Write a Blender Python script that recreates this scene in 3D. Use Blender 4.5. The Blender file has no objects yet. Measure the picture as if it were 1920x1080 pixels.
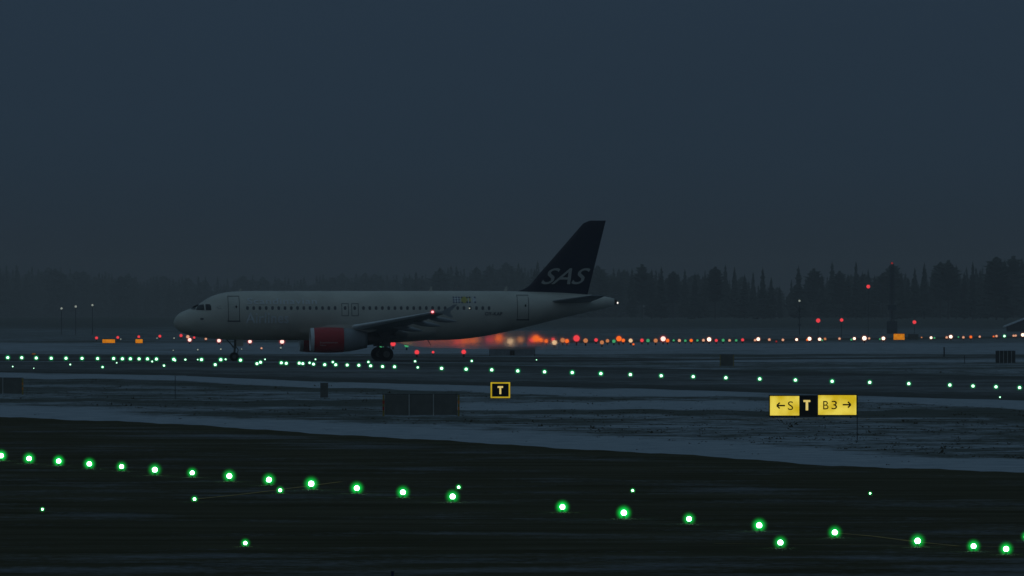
import bpy, bmesh, math, random
import numpy as np
from mathutils import Vector, Matrix
random.seed(7); rng = np.random.RandomState(11)
SC = bpy.context.scene; COL = SC.collection
PI = math.pi; R = math.radians

# ------------------------------------------------------------------ camera
F = 24000.0; HY = 592.0; CH = 3.85            # focal length in photo pixels, horizon row, camera height (m)
cd = bpy.data.cameras.new('camera'); cam = bpy.data.objects.new('camera', cd); COL.objects.link(cam)
cam.location = (0, 0, CH); cam.rotation_euler = (R(90), 0, 0)
cd.sensor_width = 36.0; cd.lens = F/1920*36.0; cd.shift_y = (HY-540)/1920
cd.clip_start = 1.0; cd.clip_end = 60000
SC.camera = cam
# ------------------------------------------------------------------ world: overcast dusk
W = bpy.data.worlds.new('World'); SC.world = W; W.use_nodes = True
nt = W.node_tree; nt.nodes.clear(); N = nt.nodes.new; L = nt.links.new
out = N('ShaderNodeOutputWorld'); bg = N('ShaderNodeBackground'); sky = N('ShaderNodeTexSky')
sky.sky_type = 'NISHITA'; sky.sun_disc = False; sky.sun_elevation = R(1.0); sky.sun_rotation = R(200)
hs = N('ShaderNodeHueSaturation'); hs.inputs['Saturation'].default_value = 0.35; hs.inputs['Value'].default_value = 1.0
tc = N('ShaderNodeTexCoord'); sp = N('ShaderNodeSeparateXYZ'); rp = N('ShaderNodeValToRGB')
L(tc.outputs['Generated'], sp.inputs[0]); L(sp.outputs['Z'], rp.inputs['Fac'])
SKY_H = (0.0140, 0.0195, 0.0290, 1); SKY_Z = (0.080, 0.138, 0.185, 1)
e = rp.color_ramp.elements; e[0].position = 0.0; e[0].color = SKY_H; e[1].position = 1.0; e[1].color = SKY_Z
m1 = rp.color_ramp.elements.new(0.25); m1.color = (0.032, 0.058, 0.086, 1)
for p_, c_ in ((0.0042, (0.0145, 0.0225, 0.0360)), (0.0075, (0.0148, 0.0275, 0.0460)), (0.0125, (0.0160, 0.0330, 0.0560)), (0.024, (0.0175, 0.0370, 0.0635))):
    m2 = rp.color_ramp.elements.new(p_); m2.color = (*c_, 1)
scl = N('ShaderNodeVectorMath'); scl.operation = 'SCALE'; scl.inputs['Scale'].default_value = 0.004
L(sky.outputs[0], hs.inputs['Color']); L(hs.outputs[0], scl.inputs[0])
cn = N('ShaderNodeTexNoise'); cn.inputs['Scale'].default_value = 6.0; cn.inputs['Detail'].default_value = 4
mp = N('ShaderNodeMapping'); mp.inputs['Scale'].default_value = (1, 1, 6); L(tc.outputs['Generated'], mp.inputs[0]); L(mp.outputs[0], cn.inputs['Vector'])
mr = N('ShaderNodeMapRange'); mr.inputs['To Min'].default_value = 0.86; mr.inputs['To Max'].default_value = 1.14; L(cn.outputs['Fac'], mr.inputs['Value'])
sc2 = N('ShaderNodeVectorMath'); sc2.operation = 'SCALE'; L(rp.outputs[0], sc2.inputs[0]); L(mr.outputs[0], sc2.inputs['Scale'])
ad = N('ShaderNodeVectorMath'); ad.operation = 'ADD'; L(sc2.outputs[0], ad.inputs[0]); L(scl.outputs[0], ad.inputs[1])
L(ad.outputs[0], bg.inputs['Color']); bg.inputs['Strength'].default_value = 0.84; L(bg.outputs[0], out.inputs[0])
# ------------------------------------------------------------------ sun (under the horizon haze: almost nothing left)
sd = bpy.data.lights.new('sun', 'SUN'); sd.energy = 0.012; sd.angle = R(25); sd.color = (1.0, 0.93, 0.85)
so = bpy.data.objects.new('sun', sd); COL.objects.link(so); so.rotation_euler = (R(62), 0, R(-25))
SC.view_settings.view_transform = 'Standard'; SC.view_settings.look = 'None'
SC.view_settings.exposure = 0; SC.view_settings.gamma = 1
SC.cycles.volume_bounces = 1; SC.cycles.transparent_max_bounces = 16

# ------------------------------------------------------------------ helpers
def gz(D):                                    # the field rises gently towards the forest
    return 0.0 if D < 2600 else min(3.0, (D-2600)/2300*2.0)
def depth(py, z=0.0): return (CH-z)*F/(py-HY)
def gp(px, py, z=0.0):
    D = depth(py, z); return Vector(((px-960)/F*D, D, z))
def at(px, D, z=0.0): return Vector(((px-960)/F*D, D, z))
def zof(py, D): return CH-(py-HY)*D/F

def material(name, color, rough=0.6, metal=0.0, var=0.15, scale=3.0, emit=None, estr=0.0, bump=0.0, spec=None):
    m = bpy.data.materials.new(name); m.use_nodes = True; t = m.node_tree; b = t.nodes['Principled BSDF']
    b.inputs['Roughness'].default_value = rough; b.inputs['Metallic'].default_value = metal
    if spec is not None: b.inputs['Specular IOR Level'].default_value = spec
    if emit:
        b.inputs['Emission Color'].default_value = (*emit, 1); b.inputs['Emission Strength'].default_value = estr
    c = t.nodes.new('ShaderNodeTexCoord'); n = t.nodes.new('ShaderNodeTexNoise'); n.inputs['Scale'].default_value = scale
    n.inputs['Detail'].default_value = 5; t.links.new(c.outputs['Object'], n.inputs['Vector'])
    r = t.nodes.new('ShaderNodeValToRGB')
    r.color_ramp.elements[0].position = 0.3; r.color_ramp.elements[1].position = 0.7
    r.color_ramp.elements[0].color = tuple(max(0, x*(1-var)) for x in color)+(1,)
    r.color_ramp.elements[1].color = tuple(min(1, x*(1+var)) for x in color)+(1,)
    t.links.new(n.outputs['Fac'], r.inputs[0]); t.links.new(r.outputs[0], b.inputs['Base Color'])
    if bump:
        bp = t.nodes.new('ShaderNodeBump'); bp.inputs['Strength'].default_value = bump
        t.links.new(n.outputs['Fac'], bp.inputs['Height']); t.links.new(bp.outputs[0], b.inputs['Normal'])
    return m
def emitter(name, color, s):
    m = bpy.data.materials.new(name); m.use_nodes = True; t = m.node_tree; t.nodes.clear()
    o = t.nodes.new('ShaderNodeOutputMaterial'); e = t.nodes.new('ShaderNodeEmission')
    e.inputs['Color'].default_value = (*color, 1); e.inputs['Strength'].default_value = s
    t.links.new(e.outputs[0], o.inputs['Surface']); return m
def glow_volume(name, color, s):              # lamp glare painted as an emissive halo: brightest at the bulb, fading outwards
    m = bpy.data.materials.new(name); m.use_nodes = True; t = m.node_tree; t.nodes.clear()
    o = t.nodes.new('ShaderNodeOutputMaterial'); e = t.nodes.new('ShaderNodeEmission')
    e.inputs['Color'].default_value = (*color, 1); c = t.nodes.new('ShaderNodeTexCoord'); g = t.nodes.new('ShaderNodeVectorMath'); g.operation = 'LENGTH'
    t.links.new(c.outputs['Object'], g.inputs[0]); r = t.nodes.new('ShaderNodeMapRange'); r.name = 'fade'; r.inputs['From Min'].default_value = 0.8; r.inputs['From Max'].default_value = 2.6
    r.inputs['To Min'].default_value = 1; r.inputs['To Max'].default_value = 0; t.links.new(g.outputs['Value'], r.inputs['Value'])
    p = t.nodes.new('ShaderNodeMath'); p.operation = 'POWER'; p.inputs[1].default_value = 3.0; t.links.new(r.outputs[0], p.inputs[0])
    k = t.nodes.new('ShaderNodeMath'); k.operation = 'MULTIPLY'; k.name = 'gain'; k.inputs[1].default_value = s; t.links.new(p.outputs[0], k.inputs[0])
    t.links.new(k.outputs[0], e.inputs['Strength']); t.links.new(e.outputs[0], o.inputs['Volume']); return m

def mesh(name, vs, fs, mat, parent=None, smooth=False):
    me = bpy.data.meshes.new(name); me.from_pydata([tuple(v) for v in vs], [], [tuple(f) for f in fs]); me.update()
    if mat: me.materials.append(mat)
    if smooth: me.polygons.foreach_set('use_smooth', [True]*len(me.polygons))
    o = bpy.data.objects.new(name, me); COL.objects.link(o)
    if parent: o.parent = parent
    return o
def tag(o, label=None, cat=None, group=None, kind=None):
    if label: o['label'] = label
    if cat: o['category'] = cat
    if group: o['group'] = group
    if kind: o['kind'] = kind
    return o
def empty(name, loc, label, cat, group=None, rz=0):
    o = bpy.data.objects.new(name, None); COL.objects.link(o); o.location = loc; o.rotation_euler = (0, 0, rz)
    o.empty_display_size = 0.3
    return tag(o, label, cat, group)
def copy_thing(root, loc, label, scale=None, group=None, rz=None):
    c = root.copy(); COL.objects.link(c); c.location = loc
    c['label'] = label
    if group: c['group'] = group
    if scale is not None: c.scale = scale
    if rz is not None: c.rotation_euler = (0, 0, rz)
    for ch in root.children:
        k = ch.copy(); COL.objects.link(k); k.parent = c
    return c
class MB:
    def __init__(s): s.v = []; s.f = []
    def add(s, vs, fs):
        b = len(s.v); s.v += [tuple(v) for v in vs]; s.f += [tuple(i+b for i in f) for f in fs]; return s
    def box(s, x0, x1, y0, y1, z0, z1):
        return s.add([(x0,y0,z0),(x1,y0,z0),(x1,y1,z0),(x0,y1,z0),(x0,y0,z1),(x1,y0,z1),(x1,y1,z1),(x0,y1,z1)],
                     [(3,2,1,0),(4,5,6,7),(0,1,5,4),(1,2,6,5),(2,3,7,6),(3,0,4,7)])
    def tube(s, p, q, r0, r1=None, n=10):
        r1 = r0 if r1 is None else r1; p = Vector(p); q = Vector(q); d = (q-p).normalized()
        a = d.orthogonal().normalized(); b = d.cross(a); vs = []
        for c, r in ((p, r0), (q, r1)):
            for i in range(n):
                t = 2*PI*i/n; vs.append(c+a*r*math.cos(t)+b*r*math.sin(t))
        fs = [(i, (i+1) % n, n+(i+1) % n, n+i) for i in range(n)]+[tuple(range(n))[::-1], tuple(range(n, 2*n))]
        return s.add(vs, fs)
    def lathe(s, prof, c, axis='z', n=24, caps=True):    # prof: (position along the axis, radius)
        vs = []; c = Vector(c)
        for h, r in prof:
            for i in range(n):
                t = 2*PI*i/n; a, b = r*math.cos(t), r*math.sin(t)
                vs.append(c+(Vector((a, b, h)) if axis == 'z' else Vector((h, a, b)) if axis == 'x' else Vector((b, h, a))))
        fs = []
        for k in range(len(prof)-1):
            for i in range(n): fs.append((k*n+i, k*n+(i+1) % n, (k+1)*n+(i+1) % n, (k+1)*n+i))
        if caps and prof[0][1] > 1e-4: fs.append(tuple(range(n))[::-1])
        if caps and prof[-1][1] > 1e-4: fs.append(tuple(range((len(prof)-1)*n, len(prof)*n)))
        return s.add(vs, fs)
    def ball(s, c, r, n=12, m=7, sx=1, sy=1, sz=1, zmin=-1.0):
        vs = []; c = Vector(c)
        for j in range(m+1):
            p = PI*j/m
            for i in range(n):
                t = 2*PI*i/n; vs.append(c+Vector((r*sx*math.sin(p)*math.cos(t), r*sy*math.sin(p)*math.sin(t), r*sz*max(zmin, math.cos(p)))))
        return s.add(vs, [(j*n+i, (j+1)*n+i, (j+1)*n+(i+1) % n, j*n+(i+1) % n) for j in range(m) for i in range(n)])
    def build(s, name, mat, parent=None, smooth=False): return mesh(name, s.v, s.f, mat, parent, smooth)
def text_geo(body, size, shear=0.0, offset=0.0, spacing=1.0):
    cu = bpy.data.curves.new('lettering', 'FONT'); cu.body = body; cu.size = size; cu.shear = shear; cu.offset = offset
    cu.space_character = spacing; cu.resolution_u = 4
    o = bpy.data.objects.new('lettering', cu); COL.objects.link(o)
    dg = bpy.context.evaluated_depsgraph_get(); me = bpy.data.meshes.new_from_object(o.evaluated_get(dg))
    vs = [(v.co.x, v.co.y) for v in me.vertices]; fs = [tuple(p.vertices) for p in me.polygons]
    bpy.data.objects.remove(o); bpy.data.curves.remove(cu); bpy.data.meshes.remove(me)
    return vs, fs
def fit_text(body, w, h, **k):                # letters scaled to fill w x h, origin at lower left
    vs, fs = text_geo(body, 1.0, **k); a = np.array(vs); lo = a.min(0); hi = a.max(0)
    a = (a-lo)/(hi-lo)*np.array([w, h]); return [tuple(p) for p in a], fs
ORD = ['first','second','third','fourth','fifth','sixth','seventh','eighth','ninth','tenth','eleventh','twelfth','thirteenth','fourteenth','fifteenth','sixteenth','seventeenth','eighteenth','nineteenth']
TEN = {2:'twenty',3:'thirty',4:'forty',5:'fifty'}
def ordinal(i):                               # 1-based
    if i < 20: return ORD[i-1]
    t, u = divmod(i, 10)
    return (TEN[t][:-1]+'ieth') if u == 0 else TEN[t]+' '+ORD[u-1]

# ------------------------------------------------------------------ ground materials
def ground_material(name, snow, soil, soil2, bias, sc=1.0, rough=0.9, contrast=6.0, amp=2.0, streak=1.0):
    """snow over soil: how much snow lies is the mesh attribute 'cover' broken up by noise in metres."""
    m = bpy.data.materials.new(name); m.use_nodes = True; t = m.node_tree; b = t.nodes['Principled BSDF']; n = t.nodes.new; l = t.links.new
    b.inputs['Roughness'].default_value = rough; b.inputs['Specular IOR Level'].default_value = 0.06
    g = n('ShaderNodeNewGeometry')
    def noise(scale, detail, sx=1.0, sy=1.0):
        mp = n('ShaderNodeMapping'); mp.inputs['Scale'].default_value = (sx*scale, sy*scale, scale); l(g.outputs['Position'], mp.inputs[0])
        x = n('ShaderNodeTexNoise'); x.inputs['Scale'].default_value = 1.0; x.inputs['Detail'].default_value = detail; x.inputs['Roughness'].default_value = 0.65
        l(mp.outputs[0], x.inputs['Vector']); return x.outputs['Fac']
    def math_(op, a, c, clamp=False):
        x = n('ShaderNodeMath'); x.operation = op; x.use_clamp = clamp
        for i, v in enumerate((a, c)):
            if isinstance(v, (int, float)): x.inputs[i].default_value = v
            else: l(v, x.inputs[i])
        return x.outputs[0]
    n1 = noise(0.035*sc, 3, 2.0, 1.0*streak); n2 = noise(0.22*sc, 4, 3.0/streak, 1.0); n3 = noise(1.6*sc, 5, 3.0, 1.0)
    at_ = n('ShaderNodeAttribute'); at_.attribute_name = 'cover'
    s = math_('ADD', math_('MULTIPLY', n1, 0.8), math_('ADD', math_('MULTIPLY', n2, 0.8), math_('MULTIPLY', n3, 0.6)))
    s = math_('SUBTRACT', s, 1.1)             # about zero mean
    k = math_('ADD', at_.outputs['Fac'], math_('MULTIPLY', s, amp)); k = math_('ADD', k, bias-1.0)
    k = math_('ADD', math_('MULTIPLY', k, contrast), 0.5, True)
    mx0 = n('ShaderNodeMix'); mx0.data_type = 'RGBA'; rr_ = n('ShaderNodeMapRange'); rr_.inputs['From Min'].default_value = .38; rr_.inputs['From Max'].default_value = .62; l(noise(0.3*sc, 4, 1.0/streak, 1.0), rr_.inputs['Value']); l(rr_.outputs[0], mx0.inputs[0]); mx0.inputs[6].default_value = (*soil, 1); mx0.inputs[7].default_value = (*soil2, 1)
    mx = n('ShaderNodeMix'); mx.data_type = 'RGBA'; l(k, mx.inputs[0]); l(mx0.outputs[2], mx.inputs[6]); mxs = n('ShaderNodeMix'); mxs.data_type = 'RGBA'; rs_ = n('ShaderNodeMapRange'); rs_.inputs['From Min'].default_value = .35; rs_.inputs['From Max'].default_value = .65
    l(noise(0.6*sc, 5, 1.5, 1.0), rs_.inputs['Value']); l(rs_.outputs[0], mxs.inputs[0]); mxs.inputs[6].default_value = tuple(q_*.74 for q_ in snow)+(1,); mxs.inputs[7].default_value = tuple(q_*v_ for q_, v_ in zip(snow, (1.18, 1.10, 1.02)))+(1,)
    l(mxs.outputs[2], mx.inputs[7])
    l(mx.outputs[2], b.inputs['Base Color'])
    bp = n('ShaderNodeBump'); bp.inputs['Strength'].default_value = 0.25; bp.inputs['Distance'].default_value = 0.05; l(n3, bp.inputs['Height']); l(bp.outputs[0], b.inputs['Normal'])
    return m
M_field = ground_material('snowy field', (0.42, 0.48, 0.56), (0.075, 0.078, 0.058), (0.14, 0.15, 0.14), 0.45, contrast=2.2, amp=2.0)
M_tarmac = ground_material('wet tarmac', (0.20, 0.22, 0.25), (0.044, 0.036, 0.010), (0.086, 0.074, 0.040), 0.46, rough=0.9, contrast=1.5, amp=2.2, streak=2.2)
M_tarmac_far = ground_material('frosted tarmac', (0.33, 0.36, 0.40), (0.060, 0.058, 0.044), (0.115, 0.12, 0.12), 0.30, rough=0.8, contrast=1.2)

def curve(pts):
    xs = [p[0] for p in pts]; ys = [p[1] for p in pts]
    return lambda x: float(np.interp(x, xs, ys))
def ext(pts, s0, s1):                         # extend a polyline past the frame
    a, b = pts[0], pts[-1]; return [(a[0]-4000, a[1]-4000*s0)]+pts+[(b[0]+4000, b[1]+4000*s1)]
# edges as read on the photograph, all mapped down onto the ground they lie on
EDGE = curve(ext([(0,781),(250,791),(500,806),(850,828),(1250,851),(1550,872),(1920,887)], .03, .04))
BTOP = curve(ext([(0,759),(250,772),(500,785),(850,801),(1200,817),(1500,839),(1920,863)], .03, .05))
F_NEAR = curve(ext([(0,698),(250,701),(500,711),(850,722),(1200,728),(1500,738),(1920,751)], .02, .03))
F_FAR = curve(ext([(0,679),(300,679),(600,680),(900,684),(1200,690),(1500,697),(1920,706)], .0, .02))
P_FAR = curve(ext([(0,666),(400,667),(800,668),(1100,670),(1300,673),(1450,671.5),(1700,669.5),(1920,668)], .0, -.004))
P_NEAR = curve(ext([(0,676.8),(700,677.5),(900,678.5),(1050,678),(1180,676.3),(1300,675),(1450,673.6),(1700,671.6),(1920,670.4)], .0, -.004))
def hump(y, a, b, soft=1.5):
    return max(0.0, min(1.0, (y-a)/soft+.5))*max(0.0, min(1.0, (b-y)/soft+.5))
def cover(px, py):
    c = 0.45
    py += 1.4*math.sin(px*.011+py*.05)+.8*math.sin(px*.037+1.3)*(1 if py > 690 else .2)-(1.4*math.sin(px*.011+py*.05) if py < 690 else 0)
    c += 0.72*max(0.0, min(1.0, (py-BTOP(px)+2)/12))*(1.0 if py < EDGE(px)+3 else 0.0)                                  # ploughed snow along the near taxiway
    n = F_NEAR(px)
    th = np.interp(px, [0, 500, 900, 1200, 1500, 1640, 1920], [9, 11, 13, 15, 7, 10, 18])
    c += 0.70*hump(py, n+1, n+th, 2.0)*float(np.interp(px, [1300, 1450, 1560, 1650], [1, .35, .4, 1]))
    c -= 0.35*hump(py, n+th+1, n+th+9, 3)*float(np.interp(px, [200, 700, 950, 1500], [.8, .8, .4, .1]))   # bare soil behind the bank
    c -= 0.55*hump(py, 750+(px*.002), 754+px*.003, 1.5)*float(np.interp(px, [700, 1300], [1, 0]))
    c += 0.85*hump(py, 750+px*.003, 764+px*.004, 3)*float(np.interp(px, [780, 900, 1380, 1500], [0, 1, 1, 0]))
    c -= 0.45*hump(py, 769, 776, 3)*float(np.interp(px, [1650, 1760], [0, 1]))
    c -= 0.35*hump(py, 764+(px-900)*.008, 774+(px-900)*.010, 4)*float(np.interp(px, [900, 1000], [0, 1]))
    c += 0.35*hump(py, 674, 679, 1.5)*float(np.interp(px, [1180, 1350], [0, 1]))
    c -= 0.9*hump(py, np.interp(px, [0, 1180, 1920], [640, 638.5, 630.5]), np.interp(px, [0, 1180, 1920], [641.5, 641.8, 633.8]), .8)*float(np.interp(px, [900, 1150], [.25, 1]))
    c += 0.30*hump(py, 643, 664, 3)
    c -= 0.45*hump(py, 664.5, 666.5, 1.5)*float(np.interp(px, [1100, 1400], [.4, 1]))
    c -= 0.9*max(0.0, min(1.0, (622-py)/14))
    return max(-0.6, min(1.4, c))
def set_cover(o, vals):
    a = o.data.attributes.new('cover', 'FLOAT', 'POINT'); a.data.foreach_set('value', vals)

rows = [-600, -50, 60] + [depth(y) for y in (1500, 1300, 1200)] + [depth(y) for y in np.arange(1140, 880, -6)] + [depth(y) for y in np.arange(880, 764, -1.5)] \
     + [depth(y) for y in np.arange(764, 626, -.8)] + [2750, 2900, 3100, 3300, 3600, 3900, 4300, 4700, 5200, 6000, 7500, 9500, 12500]
ts = [-1, -.5, -.25, -.12] + list(np.linspace(-.08, .08, 121)) + [.12, .25, .5, 1]
vs = []; cv = []
for D in rows:
    w = max(D, 150.0)*0.62
    for t in ts:
        X = t*w; h = 0.0
        if D > 100:
            px = 960+X/D*F; py = HY+CH*F/D; c = cover(px, py)
            if py > 700: h = 0.05*max(0, c-.9)*max(0.0, min(1.0, (EDGE(px)-4-py)/6))*(1+.5*math.sin(X*1.7)*math.sin(D*.31))
        else: c = .5
        vs.append((X, D, gz(D)+h)); cv.append(c)
nc = len(ts)
fs = [(r*nc+i, r*nc+i+1, (r+1)*nc+i+1, (r+1)*nc+i) for r in range(len(rows)-1) for i in range(nc-1)]
ground = mesh('ground', vs, fs, M_field, smooth=True); tag(ground, 'dark frozen airfield grass streaked with thin snow', 'ground', kind='structure'); set_cover(ground, cv)

def sheet(name, top, bot, z, mat, cov, label, cat, x0=-1500, x1=3420, step=60, nr=40):
    vs = []; cv = []; cols = list(range(x0, x1+1, step))
    for r in range(nr+1):
        f = r/nr
        for px in cols:
            a, b = top(px), bot(px); Da, Db = CH/(a-HY), CH/(b-HY)
            py = HY+CH/(Da+(Db-Da)*f); py = a+(b-a)*f
            g = gp(px, py, z); edge = min(f, 1-f)
            vs.append(g); cv.append(cov(px, py, f))
    n = len(cols)
    fs = [(r*n+i, (r+1)*n+i, (r+1)*n+i+1, r*n+i+1) for r in range(nr) for i in range(n-1)]
    o = mesh(name, vs, fs, mat); tag(o, label, cat, kind='structure'); set_cover(o, cv); return o
def cov_near(px, py, f):
    c = 0.10+0.25*hump(py, EDGE(px)+8, EDGE(px)+26, 10)*float(np.interp(px, [0, 500, 1100, 1500], [.9, 1, .8, 0]))
    c += 0.10*hump(py, EDGE(px)+50, EDGE(px)+70, 14)
    c += 0.45*hump(py, 944+px*.06, 958+px*.06, 10)*float(np.interp(px, [0, 260, 420], [1, .8, 0]))
    c += 0.30*hump(py, 1056, 1100, 16) + 0.22*hump(py, 990, 1004, 10)*float(np.interp(px, [1600, 1800], [0, 1]))
    c -= 0.25*hump(py, EDGE(px)-2, EDGE(px)+8, 4)
    c -= 0.25*hump(py, EDGE(px)+25, EDGE(px)+48, 12)*float(np.interp(px, [800, 1200], [.3, 1]))
    return c
near = sheet('taxiway', lambda x: EDGE(x)+.9*math.sin(x*.013)+.7*math.sin(x*.041+2)+.5*math.sin(x*.11), curve([(-9000, 1260), (9000, 1260)]), 0.012, M_tarmac, cov_near, 'dark wet near taxiway crossing the bottom of the view', 'taxiway', nr=90, step=20)
def cov_far(px, py, f):
    return 0.34+0.22*hump(f, .25, .75, .3)-0.55*hump(f, .86, 1.1, .1)-0.25*hump(f, -.1, .10, .08)
far = sheet('taxiway', F_FAR, F_NEAR, 0.012, M_tarmac_far, cov_far, 'frosted taxiway with the long straight row of green lights', 'taxiway', nr=26)
pw = sheet('taxiway', P_FAR, P_NEAR, 0.024, M_tarmac_far, lambda px, py, f: 0.12+.3*hump(f, .4, .7, .2), 'dark narrow taxiway under the passenger jet', 'taxiway', nr=12)
M_yellow = material('worn yellow paint', (0.38, 0.24, 0.03), 0.7, var=0.4, scale=0.8)
def line(pts, w, z, label):
    P = [gp(x, y, z) for x, y in pts]; vs = []
    for i, p in enumerate(P):
        a = P[max(0, i-1)]; b = P[min(len(P)-1, i+1)]; d = (b-a).normalized(); s = Vector((-d.y, d.x, 0))*w/2
        vs += [p-s, p+s]
    o = mesh('painted_line', vs, [(2*i, 2*i+1, 2*i+3, 2*i+2) for i in range(len(P)-1)], M_yellow); tag(o, label, 'marking', kind='structure')
line([(364, 936), (450, 927), (525, 918), (640, 903)], 0.12, 0.020, 'faint worn yellow line between two small green lamps')
line([(1565, 999), (1640, 1005.5), (1720, 1016), (1800, 1024)], 0.12, 0.020, 'thin worn yellow line past the lower right green lamp')
line([(1340, 1019), (1640, 1022), (1825, 1024), (2100, 1030)], 0.12, 0.021, 'thin worn yellow line joining at the lower right')
line([(480, 676.6), (620, 676.2), (740, 676), (1000, 675.6)], 0.5, 0.034, 'faint yellow line under the main wheels of the jet')
line([(1900, 678.9), (1960, 679.3), (2200, 680)], 1.2, 0.02, 'yellow patch beside the ribbed box at the right edge')

# ------------------------------------------------------------------ airliner
M_white = material('aircraft white', (0.66, 0.63, 0.56), 0.34, var=0.10, scale=0.5)
M_wing = material('wing grey', (0.30, 0.32, 0.34), 0.45, var=0.08, scale=0.5)
M_slat = material('bare slat metal', (0.78, 0.80, 0.82), 0.35, 0.0, var=0.05)
M_navy = material('navy tail paint', (0.006, 0.008, 0.030), 0.4, var=0.1)
M_red = material('red cowling', (0.55, 0.012, 0.022), 0.35, var=0.08)
M_dark = material('dark rubber', (0.012, 0.012, 0.012), 0.8, var=0.2)
M_glass = material('dark window', (0.012, 0.016, 0.02), 0.12, var=0.1)
M_cabin = material('cabin pane', (0.12, 0.125, 0.13), 0.25, var=0.1)
M_seam = material('door seam', (0.13, 0.135, 0.13), 0.6)
M_gear = material('gear steel', (0.16, 0.16, 0.15), 0.5, 0.4)
M_silver = material('pale silver lettering', (0.78, 0.80, 0.82), 0.4, var=0.03)
M_reg = material('dark registration', (0.06, 0.07, 0.09), 0.5)
M_lettering = material('white lettering', (0.72, 0.72, 0.68), 0.5, var=0.03)
M_yel = material('flag yellow', (0.60, 0.52, 0.12), 0.5)
M_flagblue = material('flag blue', (0.03, 0.04, 0.13), 0.5)
M_pipe = material('exhaust metal', (0.10, 0.09, 0.08), 0.5, 0.6)
OX = 18.0
plane = empty('passenger_jet', (-28.7+OX*math.cos(R(5.5)), 1085.5+OX*math.sin(R(5.5)), 0), 'white twin-engine passenger jet with navy tail fin standing on the taxiway', 'airplane', rz=R(5.5))
FT = [(0,3.30,3.20,.03),(.06,3.52,3.00,.24),(.18,3.74,2.82,.45),(.4,3.98,2.62,.72),(.8,4.22,2.40,1.02),(1.4,4.45,2.20,1.32),(1.9,4.63,2.09,1.50),(2.35,4.98,2.01,1.62),
      (2.9,5.33,1.95,1.74),(3.5,5.60,1.89,1.83),(4.4,5.83,1.83,1.92),(5.5,5.93,1.79,1.965),(7,5.96,1.77,1.975),(12,5.96,1.77,1.975),(22.5,5.96,1.77,1.975),(24.5,5.96,1.86,1.97),(26.5,5.955,2.12,1.95),
      (28.5,5.94,2.52,1.88),(30.5,5.90,3.00,1.74),(32.5,5.84,3.50,1.48),(34.5,5.72,3.98,1.10),(36,5.58,4.32,.74),(37,5.45,4.55,.48),(37.57,5.32,4.70,.28)]
FX = np.array([f[0] for f in FT])
def pchip(x, k):
    y = np.array([f[k] for f in FT]); h = np.diff(FX); d = np.diff(y)/h; m = np.zeros(len(y)); m[0] = d[0]; m[-1] = d[-1]
    for i in range(1, len(y)-1):
        m[i] = 0 if d[i-1]*d[i] <= 0 else 2*d[i-1]*d[i]/(d[i-1]+d[i])
    i = int(min(len(h)-1, max(0, np.searchsorted(FX, x)-1))); t = (x-FX[i])/h[i]
    return ((2*t**3-3*t*t+1)*y[i]+(t**3-2*t*t+t)*h[i]*m[i]+(-2*t**3+3*t*t)*y[i+1]+(t**3-t*t)*h[i]*m[i+1])
def sec(x): return pchip(x, 1), pchip(x, 2), pchip(x, 3)
def skin(x, z, off=0.0, side=-1):
    zt, zb, w = sec(x); zc = (zt+zb)/2; hh = (zt-zb)/2; r = max(-.995, min(.995, (z-zc)/hh)); y = w*math.sqrt(1-r*r)
    n = Vector((0, y/w/w, (z-zc)/hh/hh)).normalized()
    return Vector((x-OX, side*(y+off*n.y), z+off*n.z))
xs = sorted(set([0,.02,.06,.12,.2,.3,.42,.6,.8,1.05,1.3,1.6,1.9,2.1,2.35,2.6,2.9,3.2,3.5,4,4.4,5,5.5,6.2,7]+list(np.arange(8, 24, 1.0))+list(np.arange(24, 37.4, .5))+[37.57]))
NS = 64; v = []; f = []
for x in xs:
    zt, zb, w = sec(x); zc = (zt+zb)/2; hh = (zt-zb)/2
    for i in range(NS):
        a = 2*PI*i/NS; v.append((x-OX, w*math.cos(a), zc+hh*math.sin(a)))
for k in range(len(xs)-1):
    for i in range(NS): f.append((k*NS+i, (k+1)*NS+i, (k+1)*NS+(i+1) % NS, k*NS+(i+1) % NS))
f.append(tuple(range(NS))); f.append(tuple(range((len(xs)-1)*NS, len(xs)*NS))[::-1])
fus = mesh('fuselage', v, f, M_white, plane, True)
def lx(px, y=1.9): return (px-325)/22.1/.995-y*.096           # photo column -> metres behind the nose (port side)
def lz(py): return CH-(py-HY)/22.12
def patch(name, poly, off, mat, parent, inner=None):
    n = len(poly); cx = sum(p[0] for p in poly)/n; cz = sum(p[1] for p in poly)/n; v = []; f = []
    if inner is None:
        for s in (1, .8, .6, .4, .2):
            for x, z in poly: v.append(skin(cx+(x-cx)*s, cz+(z-cz)*s, off))
        for k in range(4):
            for i in range(n): f.append((k*n+i, k*n+(i+1) % n, (k+1)*n+(i+1) % n, (k+1)*n+i))
        f.append(tuple(range(4*n, 5*n)))
    else:                                     # outline ring of width inner
        for s in (0, 1):
            for x, z in poly:
                v.append(skin(x-s*inner*math.copysign(1, x-cx), z-s*inner*math.copysign(1, z-cz), off))
        for i in range(n): f.append((i, (i+1) % n, n+(i+1) % n, n+i))
    return mesh(name, v, f, mat, parent)
def rrect(x0, x1, z0, z1, r, k=3):
    p = []
    for cx, cz, a in ((x1-r, z1-r, 0), (x0+r, z1-r, 90), (x0+r, z0+r, 180), (x1-r, z0+r, 270)):
        for i in range(k+1): t = R(a+90*i/k); p.append((cx+r*math.cos(t), cz+r*math.sin(t)))
    return p
def rect_fine(x0, x1, z0, z1, n=8):
    return [(x0, z0+(z1-z0)*i/n) for i in range(n)]+[(x0+(x1-x0)*i/2, z1) for i in range(2)]+[(x1, z1-(z1-z0)*i/n) for i in range(n)]+[(x1-(x1-x0)*i/2, z0) for i in range(2)]
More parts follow.
